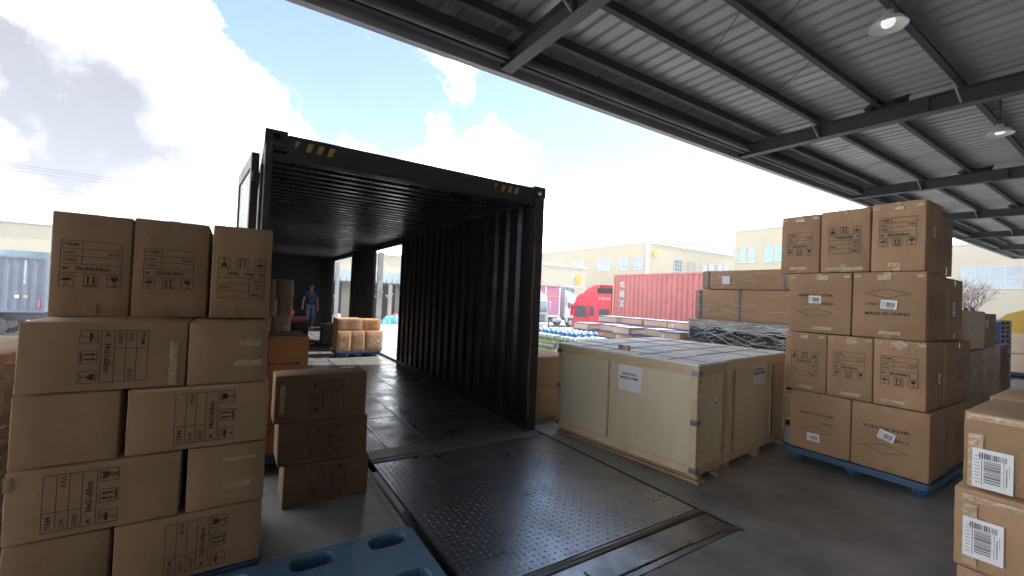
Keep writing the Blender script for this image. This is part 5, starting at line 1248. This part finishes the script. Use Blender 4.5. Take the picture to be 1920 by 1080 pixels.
# far apartments
b6 = empty('apartment_block', 'distant pinkish apartment block showing above the factory roof', 'building', (170, 110, g0))
bpart(b6, MB().box(152, 196, 110, 125, g0, 27.5), 'wall', 'pink_wall'); bpart(b6, MB().box(151.5, 196.5, 109.5, 125.5, 27.501, 28.1), 'roof', 'fascia')
for i in range(9):
    for z0 in (24.0, 20.5): window(b6, 'y', 154+i*4.6, 156.6+i*4.6, z0, z0+1.9, 110, -1, 2, 1)
b7 = empty('apartment_block', 'small distant pinkish rooftop block left of the apartments', 'building', (140, 110, g0)); bpart(b7, MB().box(134, 148, 108, 120, g0, 25.5), 'wall', 'pink_wall')
bpart(b7, MB().box(133.6, 148.4, 107.6, 120.4, 25.501, 26.0), 'roof', 'fascia')
# purple corrugated fence, tree
fn = empty('sheet_fence', 'purplish corrugated sheet fence in front of the pale building', 'fence', (45, 5, g0))
for k in range(46): bpart(fn, MB().box(45, 45.03, -14+k*.6, -13.45+k*.6, g0, 1.55 + .0*k, .004).box(44.95, 44.999, -14+k*.6+.2, -14+k*.6+.32, g0, 1.54), 'fence_panel', 'fence_purple')
def tree(lab, x, y, h, seed, n=1400):
    rr = random.Random(seed); t = empty('blossom_tree', lab, 'tree', (x, y, g0)); tr = MB(); tips = []
    def br(p, d, l, r, dep):
        q = p + d*l; mid = p + d*l*.5 + Vector((rr.uniform(-.06,.06), rr.uniform(-.06,.06), 0))*l; tr.tube([p, mid, q], [r, r*.85, r*.65], 6, cap=False)
        if dep == 0: tips.append(q); return
        tips.append(q)
        for k in range(rr.choice((3, 3, 4))):
            nd = (d + Vector((rr.uniform(-.75,.75), rr.uniform(-.75,.75), rr.uniform(-.15,.5)))).normalized(); br(q, nd, l*rr.uniform(.62,.8), r*.6, dep-1)
    br(Vector((0,0,0)), Vector((0,0,1)), h*.3, h*.022, 4)
    tr.build('trunk', 'bark', t); lf = MB()
    for k in range(n):
        c = rr.choice(tips) + Vector((rr.gauss(0,.32), rr.gauss(0,.32), rr.gauss(0,.28))); s_ = rr.uniform(.05, .11)
        u_ = Vector((rr.uniform(-1,1), rr.uniform(-1,1), rr.uniform(-1,1))).normalized(); v_ = u_.cross(Vector((rr.uniform(-1,1), 1, rr.uniform(-1,1)))).normalized()
        lf.add([c-u_*s_, c-v_*s_*.6, c+u_*s_, c+v_*s_*.6], [(0,1,2,3)])
    stuff(lf.build('crown', 'blossom', t))
tree('thin pinkish blossom tree in front of the pale building at the right', 48, 8.6, 6.2, 5)
# power lines
for k, (z, x1, sp) in enumerate(((13.8, 30, 0), (13.5, 30, 0), (13.1, 30, 0), (11.6, 20, 0), (11.2, 20, 0), (10.8, 20, 0), (9.4, 10, 0), (9.1, 10, 0))):
    pts = [(-60 + i*6, 70, z + .00035*((-60+i*6)+5)**2) for i in range(16)]
    tag(MB().tube(pts, .022, 4).build('power_line', 'cable'), ['highest', 'second highest', 'third highest', 'fourth', 'fifth', 'sixth', 'seventh', 'lowest'][k] + ' thin power line crossing the sky above the left cartons', 'power line', 'power lines over the warehouse')
for x in (-60, 30):
    pl = empty('utility_pole', ('left' if x < 0 else 'right') + ' utility pole carrying the power lines behind the warehouse', 'pole', (x, 70, g0))
    MB().tube([(0,0,0),(0,0,16.5)], [.2,.14], 10).build('pole', 'pale_wall', pl)
    for z in (10.5, 12.7, 15.0): MB().box(-.08,.08,-1.2,1.2,z,z+.12).build('crossarm', 'cable', pl)
# ------------------------------------------------------------------ air
hb = MB().box(-110, 230, -60, 150, -2.3, 29).build('haze', [])
hm = bpy.data.materials.new('haze_air'); hm.use_nodes = True; hn = hm.node_tree; hn.nodes.clear()
ho = hn.nodes.new('ShaderNodeOutputMaterial'); hv = hn.nodes.new('ShaderNodeVolumePrincipled')
hv.inputs['Color'].default_value = (.9, .94, 1, 1); hv.inputs['Density'].default_value = .0020; hv.inputs['Anisotropy'].default_value = .2
hn.links.new(hv.outputs[0], ho.inputs['Volume']); hb.data.materials.append(hm); hb['kind'] = 'stuff'
